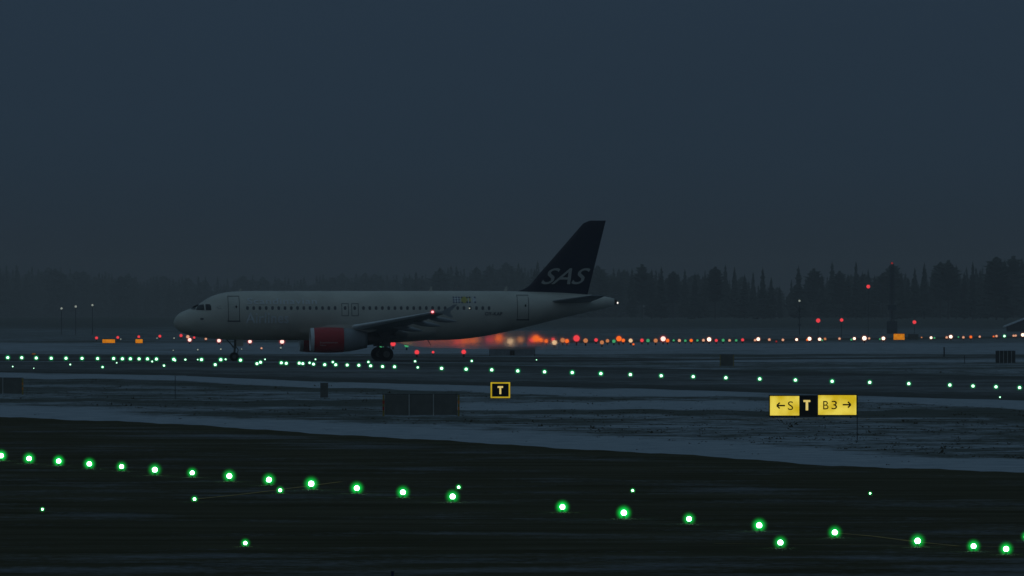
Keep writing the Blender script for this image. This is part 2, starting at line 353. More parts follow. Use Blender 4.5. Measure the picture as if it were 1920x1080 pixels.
M_lit = emitter('lit cabin window', (0.8, 0.85, 0.7), 0.45)
wpx = [464+11.7*i for i in range(15)]+[646.5, 664.5]+[681+11.75*i for i in range(21)]
for p in wpx:
    x = lx(p); lit = abs(p-880) < 6
    patch('cabin_window', rrect(x-.115, x+.115, 4.34, 4.66, .1), .006, M_cabin, plane)
x = lx(879.3); patch('cabin_light', rrect(x-.06, x+.06, 4.42, 4.54, .05), .02, M_lit, plane)
def door(px0, px1, py0, py1, name, sill=True):
    x0, x1, z0, z1 = lx(px0), lx(px1), lz(py1), lz(py0)
    d = patch(name, rect_fine(x0, x1, z0, z1), .005, M_white, plane)
    s = patch('door_seam', rect_fine(x0-.03, x1+.03, z0-.03, z1+.03), .012, M_seam, d, inner=.055)
    if sill:
        patch('door_sill', [(x0-.08, z0-.07), (x1+.08, z0-.07), (x1+.08, z0+.02), (x0-.08, z0+.02)], .02, M_reg, d)
        xh = x0+(x1-x0)*.72; patch('door_window', rrect(xh-.07, xh+.07, z0+(z1-z0)*.52, z0+(z1-z0)*.62, .04), .015, M_glass, d)
door(428.5, 449, 555.5, 601.5, 'cabin_door'); door(969.5, 990.5, 553.5, 599, 'cabin_door')
door(640.5, 652.5, 569.5, 592, 'overwing_exit', False); door(659, 671, 569.5, 592, 'overwing_exit', False)
# cockpit glazing: side panes, and a front pane on each half of the nose
def pane(poly, off=.03):
    poly = [(a[0]+(b[0]-a[0])*k/4, a[1]+(b[1]-a[1])*k/4) for a, b in zip(poly, poly[1:]+poly[:1]) for k in range(4)]
    return patch('cockpit_window', poly, off, M_glass, plane)
def px_poly(pts, y): return [(lx(a, y), lz(b)) for a, b in pts]
pane(px_poly([(369,581.5),(384,581.8),(383.2,571.2),(378,571.6),(371.5,575.5)], 1.7)); pane(px_poly([(386.3,581.8),(396.5,582),(396.3,573.5),(394,570.8),(386.3,570.9)], 1.75))
pane(px_poly([(359.5,579.6),(367,580.9),(369.3,576),(376.3,571.6),(371.5,571.8),(365,575.2)], 1.45))
for a, b, w_, h_ in ((408,576,2.5,1),(413,574,2,1),(414,578.5,2.5,1),(410,579,1.8,1),(379.5,598,6,3)):
    x0, z0 = lx(a), lz(b); patch('stencil_mark', rrect(x0-w_/44, x0+w_/44, z0-h_/44, z0+h_/44, .015), .012, M_reg, plane)
def fus_text(name, body, px0, px1, py_top, py_bot, mat, off=.045, **k):
    x0, x1, z0, z1 = lx(px0), lx(px1), lz(py_bot), lz(py_top); vs, fs = fit_text(body, x1-x0, z1-z0, **k)
    return mesh(name, [skin(x0+a, z0+b, off) for a, b in vs], fs, mat, plane)
fus_text('fuselage_lettering', 'Scandinavian', 464, 594, 559.5, 570.5, M_silver, spacing=1.1, offset=.012)
fus_text('fuselage_lettering', 'Airlines', 461, 541, 586, 606, M_silver, spacing=1.05, offset=.015)
fus_text('registration', 'OY-KAP', 908, 941, 585, 591.5, M_reg, offset=.02, spacing=1.05)
M_cross = material('flag pale', (0.66, 0.67, 0.68), 0.5, var=.03)
def flag(cols, rows, cells, label):          # one sheet of coloured cells
    v = [skin(lx(a), lz(b), .014) for b in rows for a in cols]; n = len(cols)
    f = [(r*n+c, r*n+c+1, (r+1)*n+c+1, (r+1)*n+c) for r in range(len(rows)-1) for c in range(n-1)]
    o = mesh('flag', v, f, M_cross, plane); o.data.materials.append(M_flagblue); o.data.materials.append(M_yel)
    for p, k in zip(o.data.polygons, cells): p.material_index = int(k)
    o['label'] = label
RW = [556.4, 559.2, 561, 563.6, 565.4, 568.2]
flag([849,851.9,854.1,856.9,859.1,861.9], RW, '10101'+'00000'+'10101'+'00000'+'10101', 'dark dotted flag')
flag([864.5,867.3,868.8,873.6], [556.4, 559.2, 566, 568.2], '122'+'222'+'122', 'flag with a yellow cross')
flag([874.1,876.9,879.1,882], [556.4, 559.2, 565.4, 568.2], '121'+'202'+'101', 'small flag with pale cross')
flag([886,888.9,891.7], [556.4, 559.2, 565.4, 568.2], '01'+'00'+'01', 'pale flag with dark corners')
# belly fairing
v = []; f = []; ks = 26
for k in range(ks+1):
    u = k/ks; x = 10.6+u*11.6; s = max(0.0, math.sin(PI*u))**.55
    for i in range(25):
        a = R(-8)-R(164)*i/24
        v.append((x-OX, (1.96+.42*s)*math.cos(a), 2.75+(.78+.42*s)*math.sin(a)*1.02-.0))
for k in range(ks):
    for i in range(24): f.append((k*25+i, k*25+i+1, (k+1)*25+i+1, (k+1)*25+i))
mesh('belly_fairing', v, f, M_white, plane, True)
# wings
def airfoil(t, n=14, camber=.015):
    up = []; lo = []
    for i in range(n+1):
        x = .5*(1-math.cos(PI*i/n)); y = 5*t*(.2969*math.sqrt(x)-.126*x-.3516*x*x+.2843*x**3-.1036*x**4); c = camber*4*x*(1-x)
        up.append((x, c+y)); lo.append((x, c-y))
    return up+lo[-2:0:-1]
WS = [(0.6,11.9,7.2,2.28,.145),(1.95,12.7,6.1,2.42,.145),(6.4,14.97,3.95,2.93,.12),(10,16.8,3.05,3.33,.11),(13.8,18.75,2.25,3.75,.105),(17.0,20.4,1.5,4.12,.10)]
def wing_sec(y):
    a = np.array(WS); return [float(np.interp(y, a[:, 0], a[:, j])) for j in (1, 2, 3, 4)]
def loft(name, secs, mat, parent, smooth=True):
    v = []; n = len(secs[0])
    for s in secs: v += s
    f = [(k*n+i, k*n+(i+1) % n, (k+1)*n+(i+1) % n, (k+1)*n+i) for k in range(len(secs)-1) for i in range(n)]
    f += [tuple(range(n))[::-1], tuple(range((len(secs)-1)*n, len(secs)*n))]
    return mesh(name, v, f, mat, parent, smooth)
M_navr = emitter('red navigation lamp', (1.0, 0.35, 0.38), 2.2); M_navg = emitter('green navigation lamp', (0.3, 1, 0.5), 1.0)
M_navr_h = glow_volume('red glare halo', (1.0, 0.04, 0.06), 3.0)
for side in (-1, 1):
    secs = []; sl = []
    for y in (.6, 1.95, 3, 4.2, 5.3, 6.4, 8, 10, 12, 13.8, 15.5, 17.0):
        le, ch, z, t = wing_sec(y); af = airfoil(t)
        inc = R(3.0-3.0*y/17); ci, si = math.cos(inc), math.sin(inc)
        secs.append([(le+ch*(a*ci+b*si)-OX, side*y, z+ch*(b*ci-(a-.3)*si)) for a, b in af])
        if y > 2.4:
            q = [(x, yy) for x, yy in airfoil(t*1.08) if x < .20]
            nn = len(q); q = q[nn//2+1:]+q[:nn//2+1]      # go round the leading edge
            sl.append([(le+ch*(a*1.0*ci+b*si)-OX-.035, side*y, z+ch*(b*ci-(a-.3)*si)+.0) for a, b in q])
    loft('wing', secs, M_wing, plane)
    n = len(sl[0]); v = [p for s in sl for p in s]
    mesh('slat', v, [(k*n+i, k*n+i+1, (k+1)*n+i+1, (k+1)*n+i) for k in range(len(sl)-1) for i in range(n-1)], M_slat, plane, True)
    # wing-tip fence: swept plate above and below the tip
    pts = [(20.5,4.12),(21.3,4.22),(22.3,4.78),(22.62,4.80),(22.05,4.25),(22.0,4.05),(22.25,3.72),(22.0,3.70),(21.35,4.02)]
    v = [(a-OX, side*17.0, b) for a, b in pts]+[(a-OX, side*17.07, b) for a, b in pts]; n = len(pts)
    mesh('wing_tip_fence', v, [tuple(range(n)), tuple(range(n, 2*n))[::-1]]+[(i, n+i, n+(i+1) % n, (i+1) % n) for i in range(n)], M_wing, plane)
    for y in (3.4, 8.0, 11.3, 14.2):          # flap track fairings
        le, ch, z, t = wing_sec(y); b = MB(); sz = .30 if y > 4 else .36
        L_ = 2.6 if y > 4 else 2.2
        b.lathe([(0,0),(.15*L_, sz*.5),(.4*L_, sz*.75),(.65*L_, sz*.65),(.88*L_, sz*.3),(L_, 0)], (0,0,0), 'x', 14)
        o = b.build('flap_fairing', M_wing, plane, True)
        o.location = (le+ch*.62-OX, side*y, z-.06*ch); o.rotation_euler = (0, R(7), 0)
    # inboard flap, slightly drooped, pale
    secs = []
    for y in (2.3, 4.2, 6.2):
        le, ch, z, t = wing_sec(y); af = airfoil(.12); c2 = ch*.2
        secs.append([(le+ch*.94+c2*(a*.94+b*.2)-OX, side*y, z-.03*ch-.12+c2*(b-(a)*.34)) for a, b in af])
    loft('flap', secs, M_slat, plane)
    b = MB().ball((20.52-OX, side*17.02, 4.17), .085, sx=1.3); o = b.build('navigation_light', M_navr if side < 0 else M_navg, plane, True)
    if side < 0:
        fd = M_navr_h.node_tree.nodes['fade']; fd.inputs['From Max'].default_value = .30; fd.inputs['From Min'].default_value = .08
        gl = MB().ball((0,0,0), .30).build('lamp_halo', M_navr_h, o, True); gl.location = (20.52-OX, side*17.02, 4.17)  # added glowing ball, paints the glare round the navigation light
    # engines
    yc = side*5.75; zc = 1.80; x0 = 11.15-OX
    nac = MB()
    nac.lathe([(.22,1.018),(.5,1.055),(1.2,1.085),(2.0,1.075),(2.75,1.03)], (x0+.06, yc, zc), 'x', 40, caps=False)
    ck = nac.build('engine_cowling', M_red, plane, True)
    MB().lathe([(.10,.872),(.3,.84),(1.0,.86),(1.1,.86)], (x0, yc, zc), 'x', 40, caps=False).build('inlet_duct', M_wing, plane, True)
    lip = MB(); nn = 40; prof = [(.30,1.030),(.16,1.012),(.06,.985),(.0,.945),(.0,.90),(.10,.872)]
    lip.v = []; 
    for h_, r_ in prof:
        for i in range(nn): lip.v.append((x0+h_, yc+r_*math.cos(2*PI*i/nn), zc+r_*math.sin(2*PI*i/nn)))
    lip.f = [(k*nn+i, k*nn+(i+1) % nn, (k+1)*nn+(i+1) % nn, (k+1)*nn+i) for k in range(5) for i in range(nn)]
    lip.build('inlet_lip', M_slat, plane, True)
    MB().lathe([(0,.02),(.1,.14),(.35,.27)], (x0+.5, yc, zc), 'x', 20).build('spinner', M_pipe, plane, True)
    MB().lathe([(0,.86),(.02,.86)], (x0+.85, yc, zc), 'x', 40).build('engine_fan', M_dark, plane)
    MB().lathe([(.0,1.026),(.5,.985),(1.1,.88),(1.75,.74),(2.0,.70),(1.98,.66)], (x0+2.81, yc, zc+.02), 'x', 40).build('engine_rear_cowl', M_wing, plane, True)
    MB().lathe([(0,.52),(.9,.42),(1.2,.34),(1.6,.10)], (x0+4.6, yc, zc+.05), 'x', 24).build('exhaust_nozzle', M_pipe, plane, True)
    py_ = [(11.9,2.86),(12.8,3.06),(14.2,3.12),(15.6,3.05),(17.0,2.75),(16.6,2.55),(15.4,2.3),(13.5,2.6)]
    v = [(a-OX, yc-.16, b) for a, b in py_]+[(a-OX, yc+.16, b) for a, b in py_]; n = len(py_)
    mesh('engine_pylon', v, [tuple(range(n)), tuple(range(n, 2*n))[::-1]]+[(i, n+i, n+(i+1) % n, (i+1) % n) for i in range(n)], M_white, plane)
    if side < 0:
        for body, w_, h_, dx, dz in (('Scandinavian', 1.5, .15, .75, -.28), ('Airlines', .5, .13, .75, -.50)):
            vs_, fs_ = fit_text(body, w_, h_, spacing=1.1)
            mesh('cowling_lettering', [(x0+dx+a, yc-math.sqrt(max(0, 1.10**2-(dz+b)**2)), zc+dz+b) for a, b in vs_], fs_, M_lettering, plane)
    # tailplane
    secs = []
    for y, le, ch, z in ((.5,31.6,3.9,5.0),(1.2,32.0,3.5,5.06),(3.8,33.5,2.4,5.31),(6.2,34.85,1.35,5.55)):
        secs.append([(le+ch*a-OX, side*y, z+ch*b) for a, b in airfoil(.09, 10, 0)])
    loft('tailplane', secs, M_wing, plane)
    # main gear
    y0 = side*3.8; xg = 17.75-OX
    g = MB(); g.tube((xg,y0,.6), (xg-.05,y0,2.7), .13, .15); g.tube((xg,y0-.62,.59), (xg,y0+.62,.59), .09); g.tube((xg,y0,1.3), (xg+.1,y0-side*1.5,2.5), .07)
    g.tube((xg+.25,y0,.75), (xg+.35,y0,1.2), .05); g.tube((xg+.35,y0,1.2), (xg+.08,y0,1.65), .05); g.tube((xg,y0,1.5), (xg-.9,y0,2.55), .06)
    g.box(xg-.4, xg+.35, y0+side*.30, y0+side*.34, 1.25, 2.6)
    g.build('main_gear_strut', M_gear, plane)
    for dy in (-.46, .46):
        w_ = MB().lathe([(-.2,.40),(-.2,.52),(-.14,.58),(0,.595),(.14,.58),(.2,.52),(.2,.40)], (xg, y0+dy, .595), 'y', 28).build('wheel', M_dark, plane, True)
        MB().lathe([(-.21,.10),(-.215,.28),(.215,.28),(.21,.10)], (xg, y0+dy, .595), 'y', 18).build('rim', M_gear, w_)
# nose gear
xg = 5.15-OX; g = MB()
g.tube((xg,0,.38), (xg+.12,0,2.1), .085, .11); g.tube((xg,-.32,.38), (xg,.32,.38), .06); g.tube((xg+.05,0,1.1), (xg-.75,0,1.95), .05); g.tube((xg+.25,0,.6), (xg+.35,0,.95), .04)
g.tube((xg+.35,0,.95), (xg+.1,0,1.3), .04); g.box(xg-.16, xg+.16, -.28, .28, 1.15, 1.28)
g.build('nose_gear_strut', M_gear, plane)
for s in (-1, 1):
    MB().box(xg+.15, xg+.75, s*.42-.015, s*.42+.015, 1.25, 1.9).build('nose_gear_door', M_white, plane)
    w_ = MB().lathe([(-.11,.25),(-.11,.33),(-.07,.375),(.07,.375),(.11,.33),(.11,.25)], (xg, s*.25, .38), 'y', 24).build('wheel', M_dark, plane, True)
    MB().lathe([(-.115,.05),(-.12,.18),(.12,.18),(.115,.05)], (xg, s*.25, .38), 'y', 14).build('rim', M_gear, w_)
# fin
def fx(px): return (px-325)/22.1/.995
LEp = [(5.70,29.0),(5.95,29.6),(6.25,30.35),(7.2,31.0),(11.4,34.62),(11.75,34.95),(11.93,35.35)]
secs = []
for z in (5.55, 5.75, 5.95, 6.1, 6.3, 6.7, 7.2, 8.5, 10, 11.4, 11.7, 11.88, 11.95):
    le = float(np.interp(z, [5.55,5.95,6.1,6.4,7.2,11.35,11.75,11.95], [28.6,29.3,29.8,30.35,30.98,34.60,34.95,35.5]))
    te = 35.30+(z-5.7)/(11.95-5.7)*1.55; th = .10 if z < 11.7 else .06
    secs.append([(le+(te-le)*a-OX, (te-le)*b*(1 if z > 6.3 else .75), z) for a, b in airfoil(th*.75, 12, 0)])
loft('tail_fin', secs, M_navy, plane)
x0, x1, z0, z1 = fx(1013), fx(1106), 6.52, 7.90
vs, fs = fit_text('SAS', x1-x0, z1-z0, shear=.55, offset=.005, spacing=.95)
mesh('tail_lettering', [(x0+a-OX, -.30, z0+b) for a, b in vs], fs, material('tail lettering', (0.46, 0.45, 0.42), .5, var=.05), plane)
tc_ = MB().lathe([(0,.27),(.12,.24),(.3,.14)], (37.5-OX, 0, 5.01), 'x', 20); tc_.build('tail_cone', material('brown tail cone', (.08,.03,.025), .5), plane, True)
MB().ball((37.85-OX, 0, 4.95), .075).build('tail_light', emitter('white tail lamp', (1, .95, .85), 1.6), plane, True)
an = MB()
for px in (448, 805, 946): 
    x = fx(px)-OX; zt = sec(x+OX)[0]-.03; h = .42 if px != 448 else .25
    an = MB().add([(x-.12,-.015,zt),(x+.18,-.015,zt),(x+.2,-.01,zt+h),(x+.06,-.01,zt+h),(x-.12,.015,zt),(x+.18,.015,zt),(x+.2,.01,zt+h),(x+.06,.01,zt+h)], [(0,1,2,3),(7,6,5,4),(0,3,7,4),(3,2,6,7),(2,1,5,6)])
    an.build('blade_antenna', M_white, plane)
MB().tube((21.5-OX,-1.0,1.9), (21.8-OX,-1.0,1.35), .04, .03).build('drain_mast', M_wing, plane)

# ------------------------------------------------------------------ lamps
M_house = material('lamp housing', (0.03, 0.03, 0.03), 0.5)
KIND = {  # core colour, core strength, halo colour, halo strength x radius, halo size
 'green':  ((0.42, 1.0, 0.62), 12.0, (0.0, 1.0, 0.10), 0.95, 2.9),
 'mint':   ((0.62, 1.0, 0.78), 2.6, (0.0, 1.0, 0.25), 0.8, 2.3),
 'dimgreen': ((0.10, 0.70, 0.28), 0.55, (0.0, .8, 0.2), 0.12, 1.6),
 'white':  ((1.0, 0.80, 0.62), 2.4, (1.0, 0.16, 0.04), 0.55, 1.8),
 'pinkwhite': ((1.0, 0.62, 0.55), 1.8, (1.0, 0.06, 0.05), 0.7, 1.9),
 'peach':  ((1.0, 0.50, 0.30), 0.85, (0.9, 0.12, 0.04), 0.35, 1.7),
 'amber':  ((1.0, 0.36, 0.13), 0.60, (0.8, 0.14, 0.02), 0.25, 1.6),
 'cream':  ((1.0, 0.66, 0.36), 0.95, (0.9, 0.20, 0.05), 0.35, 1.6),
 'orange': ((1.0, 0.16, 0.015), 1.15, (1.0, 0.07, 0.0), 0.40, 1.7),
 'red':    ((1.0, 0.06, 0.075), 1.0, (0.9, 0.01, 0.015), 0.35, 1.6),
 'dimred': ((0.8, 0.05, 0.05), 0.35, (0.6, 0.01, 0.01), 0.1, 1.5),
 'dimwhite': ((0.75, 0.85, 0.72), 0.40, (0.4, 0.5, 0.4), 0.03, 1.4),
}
protos = {}
def lamp(px, py, dia, kind, label, cat='airfield lamp', group=None, name='airfield_lamp', ground_py=None, D=None):
    """stands on the ground at the spot the photograph shows; unit radius prototype scaled to the lamp's size"""
    if D is None:
        D = depth(ground_py) if ground_py else None
        if D is None:
            D = CH*F/(py-HY)                                 # first guess, then allow for the lamp's own height
            for _ in range(4):
                r = (.80 if kind == 'green' else .80 if kind == 'mint' else .93)*dia/2*D/F; D = (CH-max(2.3*r, .06))*F/(py-HY)
    r = (.80 if kind == 'green' else .80 if kind == 'mint' else .93)*dia/2*D/F; z = zof(py, D)-gz(D); X = (px-960)/F*D
    key = kind
    if key not in protos:
        cc, cs, hc, hsn, hr = KIND[kind]
        root = empty(name, (X, D, gz(D)), label, cat, group)
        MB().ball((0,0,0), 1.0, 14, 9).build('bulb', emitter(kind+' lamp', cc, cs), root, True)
        gm = glow_volume(kind+' lamp halo', hc, hsn); gm.node_tree.nodes['fade'].inputs['From Max'].default_value = hr*1.3
        MB().ball((0,0,0), hr*1.3, 14, 9).build('lens', gm, root, True)  # not a glass part: glowing ball that paints the glare round the bulb
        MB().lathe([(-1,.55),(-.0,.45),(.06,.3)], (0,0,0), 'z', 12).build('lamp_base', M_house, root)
        protos[key] = root; o = root
    else:
        o = copy_thing(protos[key], (X, D, gz(D)), label, group=group)
        o['category'] = cat
    o.name = name
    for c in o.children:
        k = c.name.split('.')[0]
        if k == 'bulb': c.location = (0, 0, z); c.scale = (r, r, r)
        elif k in ('lens', 'outer_halo'):  # painted glare halo, kept centred on the bulb
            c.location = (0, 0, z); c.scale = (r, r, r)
        else:
            c.location = (0, 0, max(0.02, z-r*.8)); c.scale = (min(r, .2), min(r, .2), max(0.02, z-r*.8))
    return o
def rowlamps(rows, fmt, group, cat='airfield lamp', **k):
    rows = sorted(rows, key=lambda r: r[0])
    for i, r in enumerate(rows):
        lamp(r[0], r[1], r[2], r[3], fmt.format(ordinal(i+1)), cat, group, **k)

near_row = [(2,854.5,11,'green'),(54.5,859.8,11,'green'),(110,864.5,10.5,'green'),(167.5,869.8,11,'green'),(228,875,10,'green'),(290.3,880.8,12,'green'),(360.3,886.5,10,'green'),(430,892.5,12,'green'),(504.3,899.5,12,'green'),
 (583.5,907,13,'green'),(669,915.3,12,'green'),(755.5,923,12,'green'),(848.7,931,12.5,'green'),(1054.5,950.5,12,'green'),(1169.7,961.5,13,'green'),(1292,973,11.5,'green'),(1423.5,985,13,'green'),(1565.3,998.3,12.5,'green'),(1720.5,1014.3,13.5,'green')]
rowlamps(near_row, 'bright green lamp, {} from the left in the nearest row', 'green lamps of the nearest row')
for px, py, d, lab in [(1463.3,1017.3,12.5,'bright green lamp just below the nearest row, lower right of the middle'),(1825.5,1024,12,'left one of the two close green lamps at the lower right corner'),(1886.5,1029.3,12.5,'right one of the two close green lamps at the lower right corner'),
  (1925,1006,10,'green lamp cut by the right edge near the lower corner'),
  (460,1018.3,8.5,'lone green lamp on the tarmac lowest in the left half'),(525.3,919.3,7.5,'small green lamp just under the nearest row near a larger lamp'),(364.7,935.8,6.5,'small green lamp at the end of the worn yellow line'),
  (79.5,955,4.5,'faint small green lamp low on the left tarmac'),(860,913.5,6,'small green lamp right above a bright one in the middle'),(1186.3,919.7,4.5,'tiny green lamp on the tarmac above the nearest row, middle right'),(1631.5,925,3.8,'faint tiny green lamp on the tarmac above the nearest row, far right')]:
    lamp(px, py, d, 'green', lab, 'airfield lamp', 'green lamps on the near tarmac')
far_row = [(828,690.8),(874,692.3),(922,693.6),(970.8,695.6),(1021,697.2),(1073,698.6),(1126.6,700.5),(1182,702.4),(1239.8,704.6),(1299.8,706.3),(1361,708.4),(1424.5,710.6),(1491.4,712.7),(1560.3,715),(1630.8,717),(1704,719.4),(1781,722),(1824.4,723.9),(1867.5,725.4),(1911.7,726.8)]
rowlamps([(a, b, 6.6, 'mint') for a, b in far_row], 'pale green lamp, {} from the left in the long straight row beyond the signs', 'pale green lamps of the straight taxiway')
left_row = [(14.5,670.5),(40.8,670.8),(68,671.3),(96,671.8),(123.8,671.8),(153.8,672),(183,672.3),(213,672.3),(229.5,672.8),(244.5,672.8),(260.8,673),(276.5,673),(293.3,673.3),(325.8,673.8),(377.8,674.3),(414,674.5),(451,675.3)]
rowlamps([(a, b, 6.2, 'mint') for a, b in left_row], 'pale green lamp, {} from the left in the row ahead of the jet', 'pale green lamps ahead of the jet')
mid = [(403.5,683.8),(481.8,682),(488.5,679.3),(527.5,680.3),(536.8,681.3),(561,681),(567.8,681.8),(580.5,680.3),(587.8,682.8),(608.8,683.8),(624,679),(629.5,684),(651,684.5),(672.8,685),(690.8,678.8),(695,686),(717.3,687.3),(739.8,687.8),(783.3,689)]
rowlamps([(a, b, 4.6 if a in (580.5, 624, 690.8, 783.3) else 6, 'mint') for a, b in mid], 'pale green lamp, {} from the left in the cluster under the jet', 'pale green lamps under the jet')
small = [(285.3,677.8,3.6),(328.3,675.8,3.8),(347.5,674.3,4),(370.8,674.3,2.6),(423,673.8,3.6),(307.5,685.5,4.5),(192.3,688.3,4.2),(131.8,683.5,3.2),(23.8,687.3,2.6),(218.8,680.3,2.6),(63.3,690.5,1.8),(497,673.8,3),(591.5,673.8,3),(778.3,677.5,4.4),(884.5,676.8,4.4),(1006,674.7,2),(1875,744.7,3)]
rowlamps([(a, b, d, 'mint') for a, b, d in small], 'tiny pale green lamp, {} from the left among the scattered tiny ones', 'tiny green lamps scattered over the far taxiways')
C = {'green': 'green', 'white': 'big white', 'peach': 'peach', 'amber': 'dull amber', 'orange': 'orange', 'red': 'red', 'dimred': 'faint red', 'cream': 'cream', 'dimgreen': 'green', 'pinkwhite': 'white-hot red', 'dimwhite': 'faint white'}
rw = [(1037,636.6,7,'red'),(1039.6,642.2,10,'cream'),(1055,638,9,'amber'),(1062.9,639.4,8,'orange'),(1080.9,634.4,13,'red'),(1098,638.6,9,'amber'),(1117.6,637.5,7,'red'),(1128.6,642,8,'amber'),(1139,639,7,'amber'),(1151,639.8,7,'dimgreen'),
 (1160.5,635,11,'orange'),(1168.6,638.2,7,'orange'),(1182.4,638.6,8,'cream'),(1187.6,645.6,4,'orange'),(1203.6,638.2,7,'red'),(1215,638.6,7,'dimgreen'),(1229.4,638.6,8,'amber'),(1243.4,635.3,10,'pinkwhite'),(1251.7,638.6,7,'orange'),(1263,638.2,5,'dimgreen'),
 (1273.8,638.4,7,'peach'),(1285,638.8,6,'dimgreen'),(1296,638.4,7.5,'orange'),(1307.7,638.4,5.5,'dimgreen'),(1318.9,638,6.5,'peach'),(1329.6,636.4,9.5,'white'),(1343,638.4,7,'red'),(1355.9,638,7,'dimgreen'),(1367.9,638.2,6,'peach'),(1380.4,638.2,6,'dimgreen'),(1392.4,637.3,7,'red'),
 (1415.8,637.8,5.5,'peach'),(1421.7,635.9,8,'white'),(1442.5,636.9,6,'peach'),(1455.6,640.2,4.5,'dimred'),(1467.9,637.3,6,'peach'),(1493.7,636.7,6,'white'),(1517.8,635.2,8.5,'white'),(1513.5,637.2,5,'orange'),(1536.8,636.1,7,'white'),(1541.5,637.8,4.5,'dimgreen'),(1547,635.5,6,'amber'),
 (1574,635,5.5,'peach'),(1596.4,636.8,5,'dimgreen'),(1602,634.8,6.5,'white'),(1620.7,634.2,10,'white'),(1629.6,634.5,5,'peach'),(1650,635.7,4.5,'dimgreen'),(1656.4,634.5,8,'white'),(1728,632.7,3.5,'amber'),(1745.8,633.2,6,'white'),(1752,633.6,4.5,'dimgreen'),
 (1775,632.7,5.5,'peach'),(1782.7,631.3,8,'white'),(1797,632,4,'dimgreen'),(1806.3,632.5,5.5,'peach'),(1820.3,631.8,6.5,'orange'),(1837,631.3,5,'peach'),(1863,630.9,4,'orange'),(1868.4,630.2,5.5,'peach'),(1883.3,630.2,6,'mint'),(1900.5,629.5,5,'peach'),(1904.5,629.3,5,'peach'),(1917.7,627.9,8,'white')]
byk = {}
for r in rw: byk.setdefault(r[3], []).append(r)
for k, rr in byk.items():
    cn_ = C.get(k, 'mint green'); rr.sort()
    for i, r in enumerate(rr):
        lb = '{} lamp, {} of its colour right of the tail in the runway row'.format(cn_, ordinal(i+1)) if len(rr) > 1 else {'mint': 'mint green lamp near the right end of the runway row', 'dimred': 'faint dark red lamp low between peach lamps in the runway row', 'pinkwhite': 'white-hot lamp with a red rim beside an orange one right of the tail'}[k]
        lamp(r[0], r[1], r[2]*(.98 if r[0] < 1260 else .84), k, lb, 'runway lamp', 'coloured lamps of the runway row', name='runway_lamp')
beh = [(918,636.6,11,'red'),(935,634.5,15,'orange'),(956.6,640.3,12,'cream'),(975.3,637,11,'amber'),(1004.4,635,14,'orange'),(997,638,9,'red'),(1014,637.5,9,'orange'),(1024,639.4,8,'orange'),(893,636,10,'amber')]
for k in range(14): beh.append((748+k*11+rng.uniform(-6, 6), 638+rng.uniform(-3, 3)-(1.5 if k < 4 else 0), float(np.interp(k, [0, 9, 12, 13], [7, 9, 13, 9]))+rng.uniform(-2, 2), 'orange' if k % 3 != 1 else 'red'))
rowlamps(beh, 'blurred warm lamp, {} from the left in the stretch under the rear fuselage', 'runway lamps seen through the jet exhaust', 'runway lamp', name='runway_lamp')
lamp(762.5,647,9,'dimgreen','green lamp glowing just right of the main wheels','runway lamp', name='runway_lamp')
lamp(715,648.5,8,'dimgreen','green lamp seen between the main gear legs','runway lamp', name='runway_lamp')
lamp(737,644.5,10,'red','soft red lamp right beside the main gear','runway lamp', name='runway_lamp')
lamp(566.5,643.5,9,'red','red lamp glowing low in front of the engine inlet','runway lamp', name='runway_lamp')
lamp(781.6,660.4,9,'red','wide red lamp on the snow right of the main wheels','obstruction lamp', name='obstruction_lamp')
lamp(812,660.4,5,'red','small pink-red lamp on the snow under the rear fuselage','obstruction lamp', name='obstruction_lamp')
lamp(869.4,659.8,9,'red','bright red lamp on the snow under the rear fuselage','obstruction lamp', name='obstruction_lamp')
rowlamps([(181,633.6,5.5,'red'),(220.8,632.8,5.5,'red'),(260.3,631.4,5,'red'),(299.7,630.4,5.5,'red'),(339.4,629.2,6,'red'),(352.2,631.4,6.5,'peach'),(364,633,4.5,'red'),(386,635.3,4.5,'peach')], 'small red lamp, {} from the left in the row ahead of the nose', 'red lamps ahead of the nose', 'runway lamp', name='runway_lamp')
rowlamps([(355.6,637.2,7,'pinkwhite'),(410.6,638.6,7,'pinkwhite'),(468.6,640.3,7,'pinkwhite'),(528.9,640.6,8,'pinkwhite')], 'bright white-red lamp, {} from the left beneath the forward fuselage', 'bright lamps beneath the forward fuselage', 'runway lamp', name='runway_lamp')
rowlamps([(226.4,635.8,2.5,'dimwhite'),(294.4,634,2.5,'dimwhite'),(326.4,634,2.8,'dimwhite'),(413.9,654.7,3.2,'dimwhite'),(370.8,655.6,3,'dimwhite'),(490.3,653,3.6,'peach'),(526.4,652,3.6,'dimwhite'),(453,654.4,2.2,'dimwhite'),(324.8,657,2.2,'dimwhite')], 'faint tiny lamp, {} from the left on the snow beyond the nose', 'faint tiny lamps beyond the nose', 'runway lamp', name='runway_lamp')
# per-lamp strength of the painted halo: it must not glow more just because the lamp is bigger
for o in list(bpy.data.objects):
    if o.name.split('.')[0] in ('lens', 'outer_halo'): o['r'] = float(o.scale[0])*rng.uniform(.8, 1.6)
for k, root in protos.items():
  m = [c for c in root.children if c.name.startswith('lens')][0].data.materials[0]; t = m.node_tree; gk = t.nodes['gain']; base = gk.inputs[1].default_value  # 'lens' is the ball that paints the glare halo, not a glass part
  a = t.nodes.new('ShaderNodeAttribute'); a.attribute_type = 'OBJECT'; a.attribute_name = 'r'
  d = t.nodes.new('ShaderNodeMath'); d.operation = 'DIVIDE'; d.inputs[0].default_value = base*.45; t.links.new(a.outputs['Fac'], d.inputs[1]); t.links.new(d.outputs[0], gk.inputs[1])

